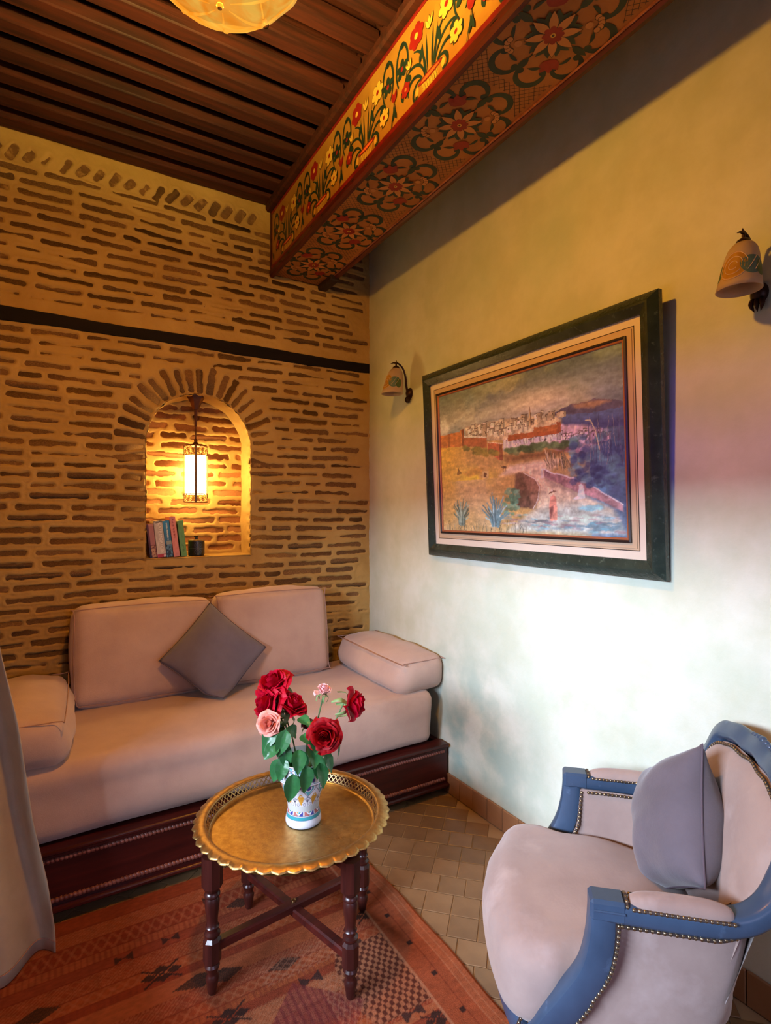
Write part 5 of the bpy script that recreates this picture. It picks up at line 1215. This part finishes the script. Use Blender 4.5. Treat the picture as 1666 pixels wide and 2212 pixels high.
f = [(i*nu_+j, ((i+1)%nt_)*nu_+j, ((i+1)%nt_)*nu_+j+1, i*nu_+j+1) for i in range(nt_) for j in range(nu_-1)]
fo = G().add(v, [q for q in f]).obj('scalloped_rim', M['brass'], tr, 180); md = fo.modifiers.new('thickness', 'SOLIDIFY'); md.thickness = 0.0022
# ---- painted vase
VS = 1.16; VX, VY, VZ = -1.086, -1.470, TZ+0.0055
va = thing('ceramic_vase', 'white ceramic vase painted in blue, turquoise and orange standing on the brass tray', 'vase', (VX, VY, VZ))
vp = [(0.0485, 0.0), (0.0525, 0.004), (0.0525, 0.014), (0.049, 0.030), (0.0455, 0.046), (0.0465, 0.062), (0.0525, 0.082), (0.0605, 0.104), (0.067, 0.122), (0.0705, 0.134), (0.0735, 0.150), (0.0755, 0.170), (0.0770, 0.188)]
nz, na = 150, 240; zz = np.linspace(0, 0.188, nz); rz = np.interp(zz, [p[1] for p in vp], [p[0] for p in vp]); ker = np.ones(7)/7; rz[3:-3] = np.convolve(rz, ker, 'valid'); rz = rz+0.0022*np.exp(-((zz-0.1345)/0.0032)**2)
TH, ZZ = np.meshgrid(np.linspace(0, 2*PI, na), zz, indexing='ij')
Pv = np.stack([rz[None,:]*np.cos(TH), rz[None,:]*np.sin(TH), ZZ], -1)
Cv = np.tile(np.array([236,234,236])/255., (na, nz, 1)); 
def vput(m, col, al=1.0):
    m = np.asarray(m, float)*al; Cv[:] = Cv*(1-m[..., None])+np.array(col)/255.*m[..., None]
TQ, BL, ORG, NV, RDV, PT = (62,160,168), (44,52,140), (226,160,58), (40,40,70), (176,84,76), (150,200,214)
n9 = 9; S9 = ((TH*n9/(2*PI)) % 1.0)-0.5                    # repeat coordinate -0.5..0.5
rr9 = lambda z0, sc: np.hypot(S9*0.046*sc, ZZ-z0)
vput((ZZ > 0.026) & (ZZ < 0.034), TQ); vput((np.abs(ZZ-0.0255) < 0.0006) | (np.abs(ZZ-0.0345) < 0.0006), (40,90,110), .8)
# wavy vine band
wv = 0.0475+0.0065*np.sin(TH*n9); vput((ZZ > 0.0375) & (ZZ < 0.0585) & (ZZ > wv+0.002) & (np.cos(TH*n9) > -0.1), TQ, .95); vput((ZZ > 0.0375) & (ZZ < 0.0585) & (ZZ > wv+0.002) & (np.cos(TH*n9) < -0.35), ORG, .9); vput((ZZ > 0.0375) & (ZZ < 0.0585) & (ZZ < wv-0.002) & (np.cos(TH*n9) > 0.45), BL, .9); vput((ZZ > 0.0375) & (ZZ < 0.0585) & (ZZ < wv-0.002) & (np.cos(TH*n9) < -0.1), RDV, .8)
vput(np.abs(ZZ-wv) < 0.0018, (244,242,244)); vput((np.abs(np.abs(ZZ-wv)-0.0024) < 0.0006) & (ZZ > .0375) & (ZZ < .0585), NV, .7)
for z in (0.037, 0.059, 0.0625): vput(np.abs(ZZ-z) < 0.0007, (70,80,110), .85)
# palmette arches: outline, black tree
arch = 0.064+0.030*np.sqrt(np.clip(1-(S9/0.42)**2, 0, 1)); vput((np.abs(ZZ-arch) < 0.0010) & (np.abs(S9) < 0.43), (70,80,120), .9)
vput((np.abs(S9) < 0.022) & (ZZ > 0.063) & (ZZ < 0.082), NV)
for k in range(5):
    sl = (-2, -1, 0, 1, 2)[k]*0.10; q = (ZZ-0.078)/0.012; vput((np.abs(S9-sl*q) < 0.018) & (q > 0) & (q < 1), NV, .85)
for sx in (-0.24, 0.24): d = np.hypot((S9-sx)*0.046, ZZ-0.071); vput((d < 0.0052) & (d > 0.0036), (90,90,120), .8)
# orange arrowheads between arches
S9b = ((TH*n9/(2*PI)+0.5) % 1.0)-0.5
vput((ZZ > 0.066) & (ZZ < 0.098) & (np.abs(S9b) < 0.20*np.clip((ZZ-0.066)/0.02, 0, 1)*np.clip((0.104-ZZ)/0.012, 0, 1)), ORG); vput((ZZ > 0.090) & (ZZ < 0.106) & (np.abs(np.abs(S9b)-(0.106-ZZ)*16) < 0.05), ORG, .9)
# upper scallops with eye dots
d = np.hypot(S9*0.050, ZZ-0.125); sc_ = (ZZ < 0.131) & (ZZ > 0.098)
vput(sc_ & (np.abs(S9) < 0.46*np.clip((ZZ-0.098)/0.024, 0, 1)), (234,234,238)); vput(sc_ & (np.abs(S9) < 0.34*np.clip((ZZ-0.100)/0.022, 0, 1)), TQ, .9); vput(sc_ & (np.abs(np.abs(S9)-0.46*np.clip((ZZ-0.098)/0.024, 0, 1)) < 0.03), NV, .8)
vput(d < 0.0105, (242,240,244)); alt = (np.floor(TH*n9/(2*PI)) % 3 == 1); vput((d < 0.0072) & ~alt, BL); vput((d < 0.0072) & alt, RDV); vput((np.abs(d-0.0075) < 0.0007), NV, .8)
vput((ZZ > 0.1315) & (ZZ < 0.1375), (246,244,248)); vput((np.abs(ZZ-0.131) < 0.0007) | (np.abs(ZZ-0.138) < 0.0007), (70,70,110), .9)
# neck: fine turquoise stems, blue dots, lattice
up = ZZ > 0.1385; vput(up & (np.abs(((TH*n9*3/(2*PI)+(ZZ-0.14)*6*np.sign(S9)) % 1)-0.5) < 0.13), PT, .9); vput(up & (np.abs(((TH*n9*3/(2*PI)+(ZZ-0.14)*6*np.sign(S9)) % 1)-0.5) < 0.03), (60,100,130), .8)
d = np.hypot((np.abs(S9)-0.26)*0.055, (ZZ-0.147)*0.75); vput(d < 0.0052, BL, .95); vput((ZZ > 0.160) & (np.abs(((TH*n9*2/(2*PI)) % 1)-0.5) > 0.5-(ZZ-0.158)*6), TQ, .8); vput((ZZ > 0.170) & ((np.abs(((TH*18/(2*PI)+ZZ*60) % 1)-0.5) < 0.1) | (np.abs(((TH*18/(2*PI)-ZZ*60) % 1)-0.5) < 0.1)), (90,70,110), .8); vput(ZZ > 0.185, (120,100,130), .8)
va.scale = (VS, VS, VS)
mobj('vase_body', grid_mesh('vase_body', Pv, M['attr_vase'], Cv, flip=False), va)
M['vase_in'] = mat('vase_inside', lin(206,206,200), 0.4)
G().lathe([(0.077, 0.188), (0.0755, 0.190), (0.073, 0.186), (0.066, 0.134), (0.048, 0.07), (0.043, 0.02), (0.0, 0.012)], 60).obj('vase_lining', M['vase_in'], va)
G().lathe([(0.0, 0.0), (0.0485, 0.0)], 40).obj('vase_foot', M['vase_in'], va)
# ================================================================== roses
RED = mat('red_rose_petal', lin(206,8,52), 0.55, lin(170,4,34), 40, trans=0.25, spec=0.25); DRED = mat('deep_red_rose_petal', lin(178,6,20), 0.6, lin(128,2,12), 40, trans=0.15, spec=0.2)
CORAL = mat('coral_rose_petal', lin(244,150,130), 0.5, lin(248,178,160), 30, trans=0.25, spec=0.25); PALE = mat('pale_pink_petal', lin(246,190,192), 0.5, lin(250,214,212), 30, trans=0.25, spec=0.25)
WILT = mat('wilted_dark_petal', lin(92,16,28), 0.6, lin(60,10,18), 30)
STEM = mat('rose_stem_green', lin(92,128,70), 0.5, lin(70,104,54), 20); LEAF = mat('rose_leaf_green', lin(58,124,68), 0.34, lin(36,92,50), 18, bump=0.2, bscale=50, spec=0.5, trans=0.12); SEPAL = mat('sepal_green', lin(120,150,90), 0.5)
def petal_mesh(w_, h_, curl, cup, seed):
    """flat-based sepal-like blade standing on its base, leaning along +y"""
    R_ = random.Random(seed); nu, nv = 9, 8; V = []; F = []
    for j in range(nv):
        t = j/(nv-1)
        wd = w_*(math.sin(PI*(0.10+0.78*t**0.85)))**0.7*(1-0.10*t)
        for i in range(nu):
            s = -1+2*i/(nu-1); x = s*wd/2; z = h_*t*(1-0.06*s*s*(t > .6))
            y = cup*h_*math.sin(t*PI*0.55) + curl*h_*max(0, t-0.55)**1.5*2.6
            V.append((x, y, z-curl*h_*max(0, t-0.7)**1.4*1.4))
    for j in range(nv-1):
        for i in range(nu-1): a = j*nu+i; F.append((a, a+1, a+nu+1, a+nu))
    return V, F
def bowl_petal(r, u, open_, half, seed):
    """one rose petal: a patch of a flaring bowl (axis +z), centred on +y, rim rolled outwards"""
    R_ = random.Random(seed); nu, nv = 13, 11; V = []; F = []; ph = R_.random()*6
    for j in range(nv):
        t = j/(nv-1)
        rho = r*(0.10+(0.24+0.46*u*(0.55+0.45*open_))*math.sin(min(1.0, t*1.25)*PI/2)); z = r*(-0.05+(1.10-0.40*u*open_)*t**0.9)
        k = max(0.0, (t-0.62)/0.38); rho += r*(0.05+0.30*u*open_)*k*k; z -= r*(0.02+0.22*u*open_)*k**2.4
        for i in range(nu):
            s = -1+2*i/(nu-1); a = half*s*(0.45+0.55*math.sin(PI*min(0.62, 0.12+t*0.55)))
            rr = rho*(1+0.05*s*s*t)+r*0.025*t*math.sin(5*s+ph)+0.05*r*abs(s)**3*t*u; zz = z-r*0.30*abs(s)**3.2*t**1.5*(0.6+0.6*u)+r*0.03*t*math.sin(7*s+ph*2)*k
            V.append((rr*math.sin(a), rr*math.cos(a), zz))
    for j in range(nv-1):
        for i in range(nu-1): a = j*nu+i; F.append((a, a+1, a+nu+1, a+nu))
    return V, F
def rose(name, head, r, facing, cols, label, root, open_=1.0, n_rings=4, leafy=(), sepals=True, core=True, group='cut roses in the painted vase', seed=1, hang=0.0):
    t = thing(name, label, 'rose', root, 0, group); R_ = random.Random(seed); rt = Vector(root); h = Vector(head)-rt; fc = Vector(facing).normalized()
    # stem
    base = h-fc*r*0.75; mid = Vector((base.x*0.45, base.y*0.45, base.z*0.55))
    G().tube(spline([(0,0,0), tuple(mid), tuple(base-fc*0.012), tuple(base+fc*r*0.2)], 6), 0.0026, 7).obj('stem', STEM, t)
    q = Vector((0,0,1)).rotation_difference(fc).to_matrix().to_4x4(); Mh = Matrix.Translation(h-fc*r*0.62) @ q
    bl = bpy.data.objects.new('bloom', None); COL.objects.link(bl); bl.parent = t; bl.matrix_local = Mh
    me_cache = {}
    if core:
        # rolled heart: spiral of overlapping sheets
        g = G(); n = 60; H = r*1.05
        v = []; f = []
        for k in range(n):
            a = k*0.36; rad = r*(0.03+0.27*k/n); zt_ = H*(0.96-0.06*k/n)+0.02*r*math.sin(k*1.7)
            v += [(rad*0.75*math.cos(a), rad*0.75*math.sin(a), 0.2*r), (rad*1.10*math.cos(a), rad*1.10*math.sin(a), zt_*0.72), (rad*math.cos(a), rad*math.sin(a), zt_)]
        for k in range(n-1): f += [(3*k, 3*k+3, 3*k+4, 3*k+1), (3*k+1, 3*k+4, 3*k+5, 3*k+2)]
        g.add(v, f).obj('heart', cols[0], bl, 180)
    for ring in range(n_rings):
        u = (ring+0.4)/n_rings; cnt = (3, 3, 4, 5, 5, 6)[ring]; off = R_.random()*6
        for k in range(cnt):
            key = (ring, k % 2)
            if key not in me_cache:
                V, F = bowl_petal(r, u, open_, (1.05, 1.0, 0.88, 0.78, 0.74, 0.7)[ring], seed*31+ring*7+k); me_cache[key] = G().add(V, F).mesh('petal', cols[min(1, ring//2) if len(cols) > 1 else 0], 180)
            a = off+2*PI*k/cnt+R_.uniform(-.12,.12); tilt = R_.uniform(-.03, .10)*(0.4+u)+hang*(ring == n_rings-1)*R_.random()
            o = mobj('petal', me_cache[key], bl); o.matrix_local = Matrix.Rotation(a, 4, 'Z') @ Matrix.Translation((0, 0, -0.06*r*u)) @ Matrix.Rotation(-tilt, 4, 'X')
    if sepals:
        V, F = petal_mesh(r*0.30, r*0.95, 0.9, 0.1, 3); sm = G().add(V, F).mesh('sepal', SEPAL, 180)
        for k in range(5):
            o = mobj('sepal', sm, bl); o.matrix_local = Matrix.Rotation(2*PI*k/5+0.3, 4, 'Z') @ Matrix.Translation((0, r*0.10, -0.02*r)) @ Matrix.Rotation(-1.35-R_.uniform(0, .7), 4, 'X')
        G().lathe([(0.0, -0.22*r), (0.12*r, -0.20*r), (0.20*r, -0.05*r), (0.16*r, 0.08*r)], 10).obj('calyx', STEM, bl)
    for (pos, dirv, ln, wd, roll) in leafy: leaf(t, Vector(pos)-rt, dirv, ln, wd, roll, R_)
    return t
def leaf_mesh(ln, wd, bend, seed):
    nu, nv = 7, 12; V = []; F = []
    for j in range(nv):
        t = j/(nv-1); w_ = wd*math.sin(PI*min(1, t**0.75*0.98+0.015))**0.85
        for i in range(nu):
            s = -1+2*i/(nu-1); x = s*w_/2; y = ln*t; z = 0.16*w_*abs(s) - bend*ln*t*t + 0.010*wd*math.sin(t*22+s*2)*2
            V.append((x, y, z))
    for j in range(nv-1):
        for i in range(nu-1): a = j*nu+i; F.append((a, a+1, a+nu+1, a+nu))
    return G().add(V, F).mesh('leaf', LEAF, 180)
leaf_cache = {}
def leaf(parent, pos, dirv, ln, wd, roll, R_):
    key = (round(ln, 3), round(wd, 3))
    if key not in leaf_cache: leaf_cache[key] = leaf_mesh(ln, wd, 0.22, len(leaf_cache))
    d = Vector(dirv).normalized(); up = Vector((math.sin(roll), -math.cos(roll)*0.8, 0.6)); x = d.cross(up).normalized(); z = x.cross(d)
    o = mobj('leaf', leaf_cache[key], parent); Ml = Matrix((x, d, z)).transposed().to_4x4(); Ml.translation = Vector(pos); o.matrix_local = Ml
    return o
FV = Vector((-0.5158, -0.8567, 0)); RV = Vector((0.8567, -0.5158, 0)); UP = Vector((0,0,1))    # towards / right of the viewer
def face(fx, fy, fz): return tuple(RV*fx+UP*fy+FV*fz)
def px(dx, dz, dd=0.0):
    """offset from the vase mouth centre: right, up, towards viewer (metres)"""
    p = Vector((VX-0.004, VY-0.008, VZ+0.188))+RV*dx+UP*dz-FV*(-dd); return (p.x, p.y, p.z)
root = lambda a: (VX+0.03*math.cos(a), VY+0.03*math.sin(a), VZ+0.10)
lv = lambda dx, dz, dd, ax, az, ad, ln, wd, roll=0.0: (px(dx*1.05, dz+0.045, dd), tuple(RV*ax+UP*az+FV*ad), ln*1.02, wd*1.12, roll)
rose('rose', px(-0.122, 0.272, -0.07), 0.066, face(-0.30, 0.75, 0.35), (RED, RED), 'magenta red open rose highest at the left of the bouquet', root(2.2), 1.0, 5, seed=1)
rose('rose', px(-0.140, 0.208, -0.02), 0.064, face(-0.75, 0.35, 0.45), (RED, RED), 'magenta red rose drooping at the far left, below the highest one', root(2.9), 1.15, 5, seed=2, hang=0.3)
rose('rose', px(-0.036, 0.212, -0.02), 0.060, face(0.45, 0.75, 0.15), (RED, RED), 'red rose seen from the side just right of the coral rose', root(1.6), 0.7, 4, seed=3,
     leafy=[lv(-0.010, 0.13, 0.02, 0.6, -0.05, 0.6, 0.055, 0.036), lv(-0.055, 0.055, 0.05, 0.25, -0.95, 0.35, 0.082, 0.040, -0.3), lv(0.0, 0.035, 0.055, 0.12, -0.95, 0.4, 0.085, 0.045, 0.1)])
rose('rose', px(-0.108, 0.170, 0.060), 0.042, face(-0.15, 0.28, 0.95), (CORAL, CORAL), 'coral pink rose facing forward at the left front of the bouquet', root(3.6), 0.9, 4, seed=4,
     leafy=[lv(-0.085, 0.110, 0.04, -0.35, -0.75, 0.5, 0.080, 0.046, -0.4), lv(-0.045, 0.105, 0.06, -0.25, -0.9, 0.4, 0.085, 0.044, -0.1), lv(-0.095, 0.065, 0.02, -0.45, -0.85, 0.2, 0.075, 0.040, -0.7)])
rose('rose', px(0.066, 0.258, -0.03), 0.031, face(0.10, 0.97, 0.18), (PALE, PALE), 'small pale pink rosebud standing upright at the top of the bouquet', root(0.7), 0.55, 4, seed=5, hang=0.6)
rose('rose', px(0.080, 0.138, 0.085), 0.056, face(0.02, 0.22, 0.97), (DRED, DRED), 'big dark red rose facing forward at the right front of the bouquet', root(5.2), 0.95, 5, seed=6,
     leafy=[lv(0.035, 0.055, 0.06, 0.30, -0.55, 0.7, 0.075, 0.050, 0.2), lv(0.075, 0.060, 0.03, 0.15, -0.98, 0.2, 0.085, 0.046, 0.5), lv(0.055, 0.020, 0.06, 0.10, -0.9, 0.45, 0.07, 0.040, 0.0)])
rose('rose', px(0.186, 0.208, -0.02), 0.055, face(0.86, 0.10, 0.15), (RED, RED), 'red rose turned away to the right at the right edge of the bouquet', root(0.1), 0.75, 4, seed=7, hang=0.5,
     leafy=[lv(0.108, 0.070, 0.02, 0.28, -0.95, 0.1, 0.075, 0.036, 0.9)])
rose('rose', px(0.012, 0.128, -0.05), 0.026, face(0.1, 0.6, 0.3), (WILT, WILT), 'small wilted dark red bud deep in the middle of the bouquet', root(1.0), 0.9, 3, seed=8,
     leafy=[lv(0.005, 0.085, 0.05, 0.7, -0.15, 0.7, 0.062, 0.046, 0.0), lv(-0.005, 0.045, 0.075, 0.12, -0.85, 0.5, 0.072, 0.046, 0.0), lv(0.02, -0.005, 0.078, 0.05, -0.98, 0.25, 0.085, 0.046, 0.1), lv(-0.03, 0.02, 0.03, -0.3, -0.6, 0.5, 0.07, 0.04, -0.2), lv(0.04, 0.04, -0.03, 0.5, 0.4, 0.0, 0.06, 0.036, 0.3), lv(-0.06, 0.085, 0.0, -0.8, 0.1, 0.3, 0.055, 0.036, -0.3), lv(-0.02, 0.075, 0.02, -0.2, 0.5, 0.6, 0.06, 0.04, 0.0), lv(0.07, 0.03, 0.05, 0.55, -0.7, 0.4, 0.07, 0.042, 0.5), lv(-0.05, 0.01, 0.06, -0.2, -0.9, 0.4, 0.07, 0.04, -0.3), lv(0.015, 0.11, 0.0, 0.5, -0.3, 0.6, 0.058, 0.04, 0.2), lv(-0.07, 0.06, 0.06, -0.6, -0.5, 0.5, 0.062, 0.042, -0.5), lv(0.06, 0.0, 0.07, 0.35, -0.8, 0.5, 0.075, 0.044, 0.3), lv(0.045, 0.085, 0.06, 0.2, -0.5, 0.7, 0.06, 0.046, 0.1), lv(-0.02, -0.03, 0.085, -0.05, -0.95, 0.3, 0.085, 0.05, 0.0), lv(-0.065, 0.0, 0.04, -0.35, -0.85, 0.3, 0.075, 0.044, -0.6)])
# ================================================================== armchair
ch = thing('armchair', 'blue painted bergere armchair with pale pink suede seat and brass nail trim', 'armchair', (-0.546, -2.197, 0.0), math.radians(46.2))
def rsec(a, b, c):
    """rounded rectangle section, half sizes a (normal) and b (binormal), corner cut c"""
    return [(a, -b+c), (a, b-c), (a-c*.3, b-c*.3), (a-c, b), (-a+c, b), (-a+c*.3, b-c*.3), (-a, b-c), (-a, -b+c), (-a+c*.3, -b+c*.3), (-a+c, -b), (a-c, -b), (a-c*.3, -b+c*.3)]
POST = [(.268, .150, .205), (.277, .132, .255), (.287, .108, .315), (.297, .066, .385), (.304, .022, .465), (.306, .004, .545), (.305, .000, .628)]
RAIL = [(.305, .012, .612), (.305, -.06, .612), (.304, -.15, .610), (.301, -.23, .610), (.293, -.295, .620), (.279, -.345, .650), (.262, -.382, .705), (.248, -.405, .765), (.230, -.420, .815), (.198, -.431, .846), (.155, -.438, .858), (.110, -.443, .868), (.055, -.447, .866), (0, -.450, .874)]
nails = {}
def nail_row(path, parent, side=(0,0,0), r=0.0052, pitch=0.0118, name='nail_trim'):
    P = np.array(path, float); d = np.concatenate([[0], np.cumsum(np.linalg.norm(np.diff(P, axis=0), axis=1))]); n = int(d[-1]/pitch); g = G()
    for k in range(n+1):
        s = d[-1]*k/max(1, n); q = [np.interp(s, d, P[:,i]) for i in range(3)]; g.ball(q, r, 7, 4)
    tag(g.obj(name, M['nail'], parent, 180), kind='stuff')
    G().tube(spline([tuple(p) for p in path], 3) if len(path) < 12 else path, 0.0038, 5).obj('nail_tape', M['nail_dark'], parent)
for sx in (1, -1):
    mir = lambda L: [(sx*x, y, z) for x, y, z in L]
    pp = spline(mir(POST), 6); n = len(pp)
    G().sweep(pp, rsec(0.030, 0.025, 0.012), n0=(0, 1, 0), scale=[(1.15-0.25*i/n+0.10*math.sin(i/n*PI), 1.0) for i in range(n)]).obj('front_post', M['blue_paint'], ch, 40)
    # scroll-block where post and arm meet
    G().box(sx*.305-.028, sx*.305+.028, -.050, .028, .592, .640, c=0.007).obj('arm_block', M['blue_paint'], ch, 30)
    G().tube(mir([(.305+.0285, -.045, .618), (.305+.0285, .020, .618)]), 0.003, 6).obj('carved_bead', M['blue_paint'], ch)
    # padded arm rest
    L_, W_, H_ = 0.222, 0.052, 0.030; v = []; f = []; nu, nv = 26, 12
    for i in range(nu+1):
        t = -1+2*i/nu; e = (1-abs(t)**5)**0.5
        for j in range(nv+1):
            a = PI*j/nv; v.append((sx*.304+W_/2*e*math.cos(a)*(1.0+0.06*math.sin(a)), -.162+t*L_/2, .628+H_*math.sin(a)*(0.25+0.75*(1-abs(t)**3)**0.6)*(1 if e > 0 else 0)))
    for i in range(nu):
        for j in range(nv): a = i*(nv+1)+j; f.append((a, a+1, a+nv+2, a+nv+1))
    pad = G().add(v, f).obj('arm_pad', M['chair_fabric'], ch, 180)
    for e in (-1, 1):
        nail_row([(sx*.304+e*(W_/2+.001), -.162+t, .630) for t in np.linspace(-L_/2+.012, L_/2-.012, 6)], pad, r=0.0045, pitch=0.0105)
    nail_row([(sx*.304+x, -.162+L_/2+.001, .631+.012*(1-(x/.026)**2)) for x in np.linspace(-.024, .024, 6)], pad, r=0.0045, pitch=0.0105)
# arm rails, back uprights and crest: one continuous bent rail
full = [(x, y, z) for x, y, z in RAIL]; full = full+[(-x, y, z) for x, y, z in full[::-1][1:]]
sp = spline(full, 5)
G().sweep(sp, rsec(0.022, 0.027, 0.010), n0=(0, 0, 1), scale=[(1.0+0.25*smoothstep(.80,.86,np.array(p[2])).item(), 1.0) for p in sp]).obj('arm_and_back_rail', M['blue_paint'], ch, 45)
g = G()
for k in range(-3, 4): g.ball((k*0.018, -.446, .898+0.006*(3-abs(k))/3), 0.013-0.0016*abs(k), 8, 6, squash=(1, .8, .8))
g.obj('crest_carving', M['blue_paint'], ch, 180)
# upholstery shells
def plan(phi, h, W0=0.292, ins=0.0):
    """horseshoe plan at height fraction h (0 seat rail .. 1 under arm rail)"""
    c, s = math.cos(phi), math.sin(phi); W = W0-0.012*(1-h)-ins; yf = float(np.interp(0.25+0.35*h, [.25,.315,.385,.465,.60], [.095,.068,.028,-.010,-.022])); ry = -0.285-0.078*h+ins
    x = W*math.copysign(abs(c)**0.42, c); y = yf+(ry-yf)*abs(s)**0.55
    return x, y
def shell(name, ins, z0, z1, bulge, flip):
    n, m = 61, 16; P = np.zeros((n, m, 3))
    for i in range(n):
        phi = PI*i/(n-1)
        for j in range(m):
            h = j/(m-1); x, y = plan(phi, h, ins=ins); k = bulge*math.sin(h*PI)*(0.3+0.7*abs(math.sin(phi*2)))
            P[i,j] = (x*(1+k), y-k*0.2*abs(math.sin(phi)), z0+(z1-z0)*h)
    return mobj(name, grid_mesh(name, P, M['chair_fabric'], flip=flip), ch)
shell('outer_panel', 0.0, 0.250, 0.600, 0.030, True); shell('inner_panel', 0.032, 0.300, 0.600, -0.035, False)
# padded back: front cushion face and rear panel
def back(name, dy, puff, flip):
    n, m = 30, 30; P = np.zeros((n, m, 3))
    for i in range(n):
        for j in range(m):
            u = -1+2*i/(n-1); t = j/(m-1); top = 0.842-0.045*abs(u)**5; z = 0.40+(top-0.40)*t; w_ = np.interp(z, [.40,.62,.70,.80,.86], [.262,.262,.250,.228,.205])
            y = float(np.interp(z, [.40,.60,.66,.77,.86], [-.300,-.352,-.372,-.410,-.438]))+0.055*abs(u)**2.5*(1-0.7*t)+dy; pf = puff*((1-u**4)*(1-(2*t-1)**6))**0.6
            P[i,j] = (u*w_, y+pf, z)
    return mobj(name, grid_mesh(name, P, M['chair_fabric'], flip=flip), ch)
back('back_pad', 0.004, 0.040, True); back('back_outer', -0.020, -0.012, False)
# T-shaped seat with bowed front
def tseat(x, y, z):
    w_ = 1.0+0.12*smoothstep(0.075, 0.165, np.array(y)).item()-0.24*smoothstep(-0.02, -0.26, np.array(y)).item()
    bow = 0.055*(1-(x/.28)**2)*smoothstep(-0.05, 0.25, np.array(y)).item(); low = 0.010*smoothstep(.05, .12, np.array(z)).item()
    return (x*w_*(1-0.06*(1-z/0.2)*(y > 0.1)), y+bow+0.006*math.sin(z*18)*(y > 0.15), z+0.012*(1-(x/.28)**2)*(z > .1)-0.03*smoothstep(0.05, -.3, np.array(y)).item()*(z > .1))
se = mobj('seat', cushion_mesh('seat', 0.525, 0.51, 0.205, 0.055, M['chair_fabric'], (0.008, 0.016, 0.014), 28, 0.006, 6.0, 12, shear=tseat), ch, (0, -0.055, 0.262))
# seat rail (bowed front), side rails, legs
fr = spline([(.280, .118, .232), (.20, .178, .226), (.10, .214, .232), (0, .226, .238), (-.10, .214, .232), (-.20, .178, .226), (-.280, .118, .232)], 6)
G().sweep(fr, rsec(0.032, 0.020, 0.008), n0=(0, 0, 1)).obj('front_rail', M['blue_paint'], ch, 40)
for sx in (1, -1): G().sweep([(sx*.278, .12, .232), (sx*.280, -.10, .232), (sx*.250, -.27, .232)], rsec(0.026, 0.018, 0.006), n0=(0, 0, 1)).obj('side_rail', M['blue_paint'], ch, 40)
G().sweep([(.250, -.275, .232), (0, -.300, .232), (-.250, -.275, .232)], rsec(0.026, 0.018, 0.006), n0=(0, 0, 1)).obj('rear_rail', M['blue_paint'], ch, 40)
for sx in (1, -1):
    G().sweep(spline([(sx*.265, .135, .235), (sx*.282, .155, .17), (sx*.272, .148, .09), (sx*.264, .140, .03), (sx*.272, .152, .0)], 5), rsec(0.026, 0.026, 0.010), n0=(0, 1, 0), scale=[1.15-0.55*min(1, i/16) for i in range(21)]).obj('leg', M['blue_paint'], ch, 45)
    G().sweep(spline([(sx*.240, -.275, .235), (sx*.242, -.290, .12), (sx*.245, -.325, .0)], 6), rsec(0.022, 0.022, 0.008), n0=(0, 1, 0), scale=[1.1-0.3*i/12 for i in range(13)]).obj('leg', M['blue_paint'], ch, 45)
# nail trim along the frame edges
for sx in (1, -1):
    post = spline([(sx*(x+0.022 if s_ else x), y, z) for (x, y, z) in POST[1:] for s_ in (1,)], 4)
    back_edge = [(x*0.995, y-0.034-(0.006 if z < .4 else 0), z) for x, y, z in post if z < .588]
    nail_row(back_edge, ch); nail_row([(sx*(.305+.020), -.040+t, .586) for t in np.linspace(0, -.19, 6)]+[(sx*.313, -.270, .590), (sx*.300, -.315, .606)], ch)
    inner = [(sx*(plan(0.0, h, ins=0.032)[0]-0.002-0.009*math.sin(h*PI)), plan(0.0, h, ins=0.032)[1]-0.004, .30+.30*h) for h in np.linspace(.45, .97, 7)]; nail_row(inner, ch)
    nail_row([(sx*(plan(f_, 1, ins=0.032)[0]-0.003), plan(f_, 1, ins=0.032)[1], .593) for f_ in np.linspace(0.01, 0.75, 14)], ch)
nail_row([(x*0.97, y+0.016, z+0.034) for x, y, z in fr], ch)
nail_row([(x*0.905, y+0.034, z-0.026) for x, y, z in sp if z > 0.68], ch)
for sx in (1, -1): nail_row([(sx*.262, .185, .262), (sx*.268, .172, .30), (sx*.270, .150, .335), (sx*.262, .128, .36)], ch)
# ---- pillow on the armchair
u_ = Vector((0.79, 0.17, -0.59)).normalized(); v_ = Vector((0.58, -0.18, 0.79)); v_ = (v_-u_*v_.dot(u_)).normalized(); n_ = u_.cross(v_)
Mp_ = Matrix((u_, v_, n_)).transposed().to_4x4(); Mp_.translation = Vector((0.070, -0.255, 0.630))
def on_seat(x, y, z):
    """lower corner settles on the armchair seat"""
    p = Mp_ @ Vector((x, y, z)); lim = 0.448
    if p.z < lim+0.03: p.z = lim+0.03-0.03*(1-math.exp(-(lim+0.03-p.z)/0.03))
    return tuple(Mp_.inverted() @ p)
pm, rim = pillow_mesh('throw_pillow', 0.345, 0.20, M['grey_fabric2'], 36, 0.06, 5, 0.012, on_seat)
ap = mobj('throw_pillow', pm); tag(ap, 'grey violet square pillow propped upright on the armchair seat', 'pillow', 'grey throw pillows')
Ma = Matrix.Translation((-0.546, -2.197, 0)) @ Matrix.Rotation(math.radians(46.2), 4, 'Z')
ap.matrix_world = Ma @ Mp_
seam(rim, ap, M['seam_grey'], 0.0025, 'edge_seam', True)
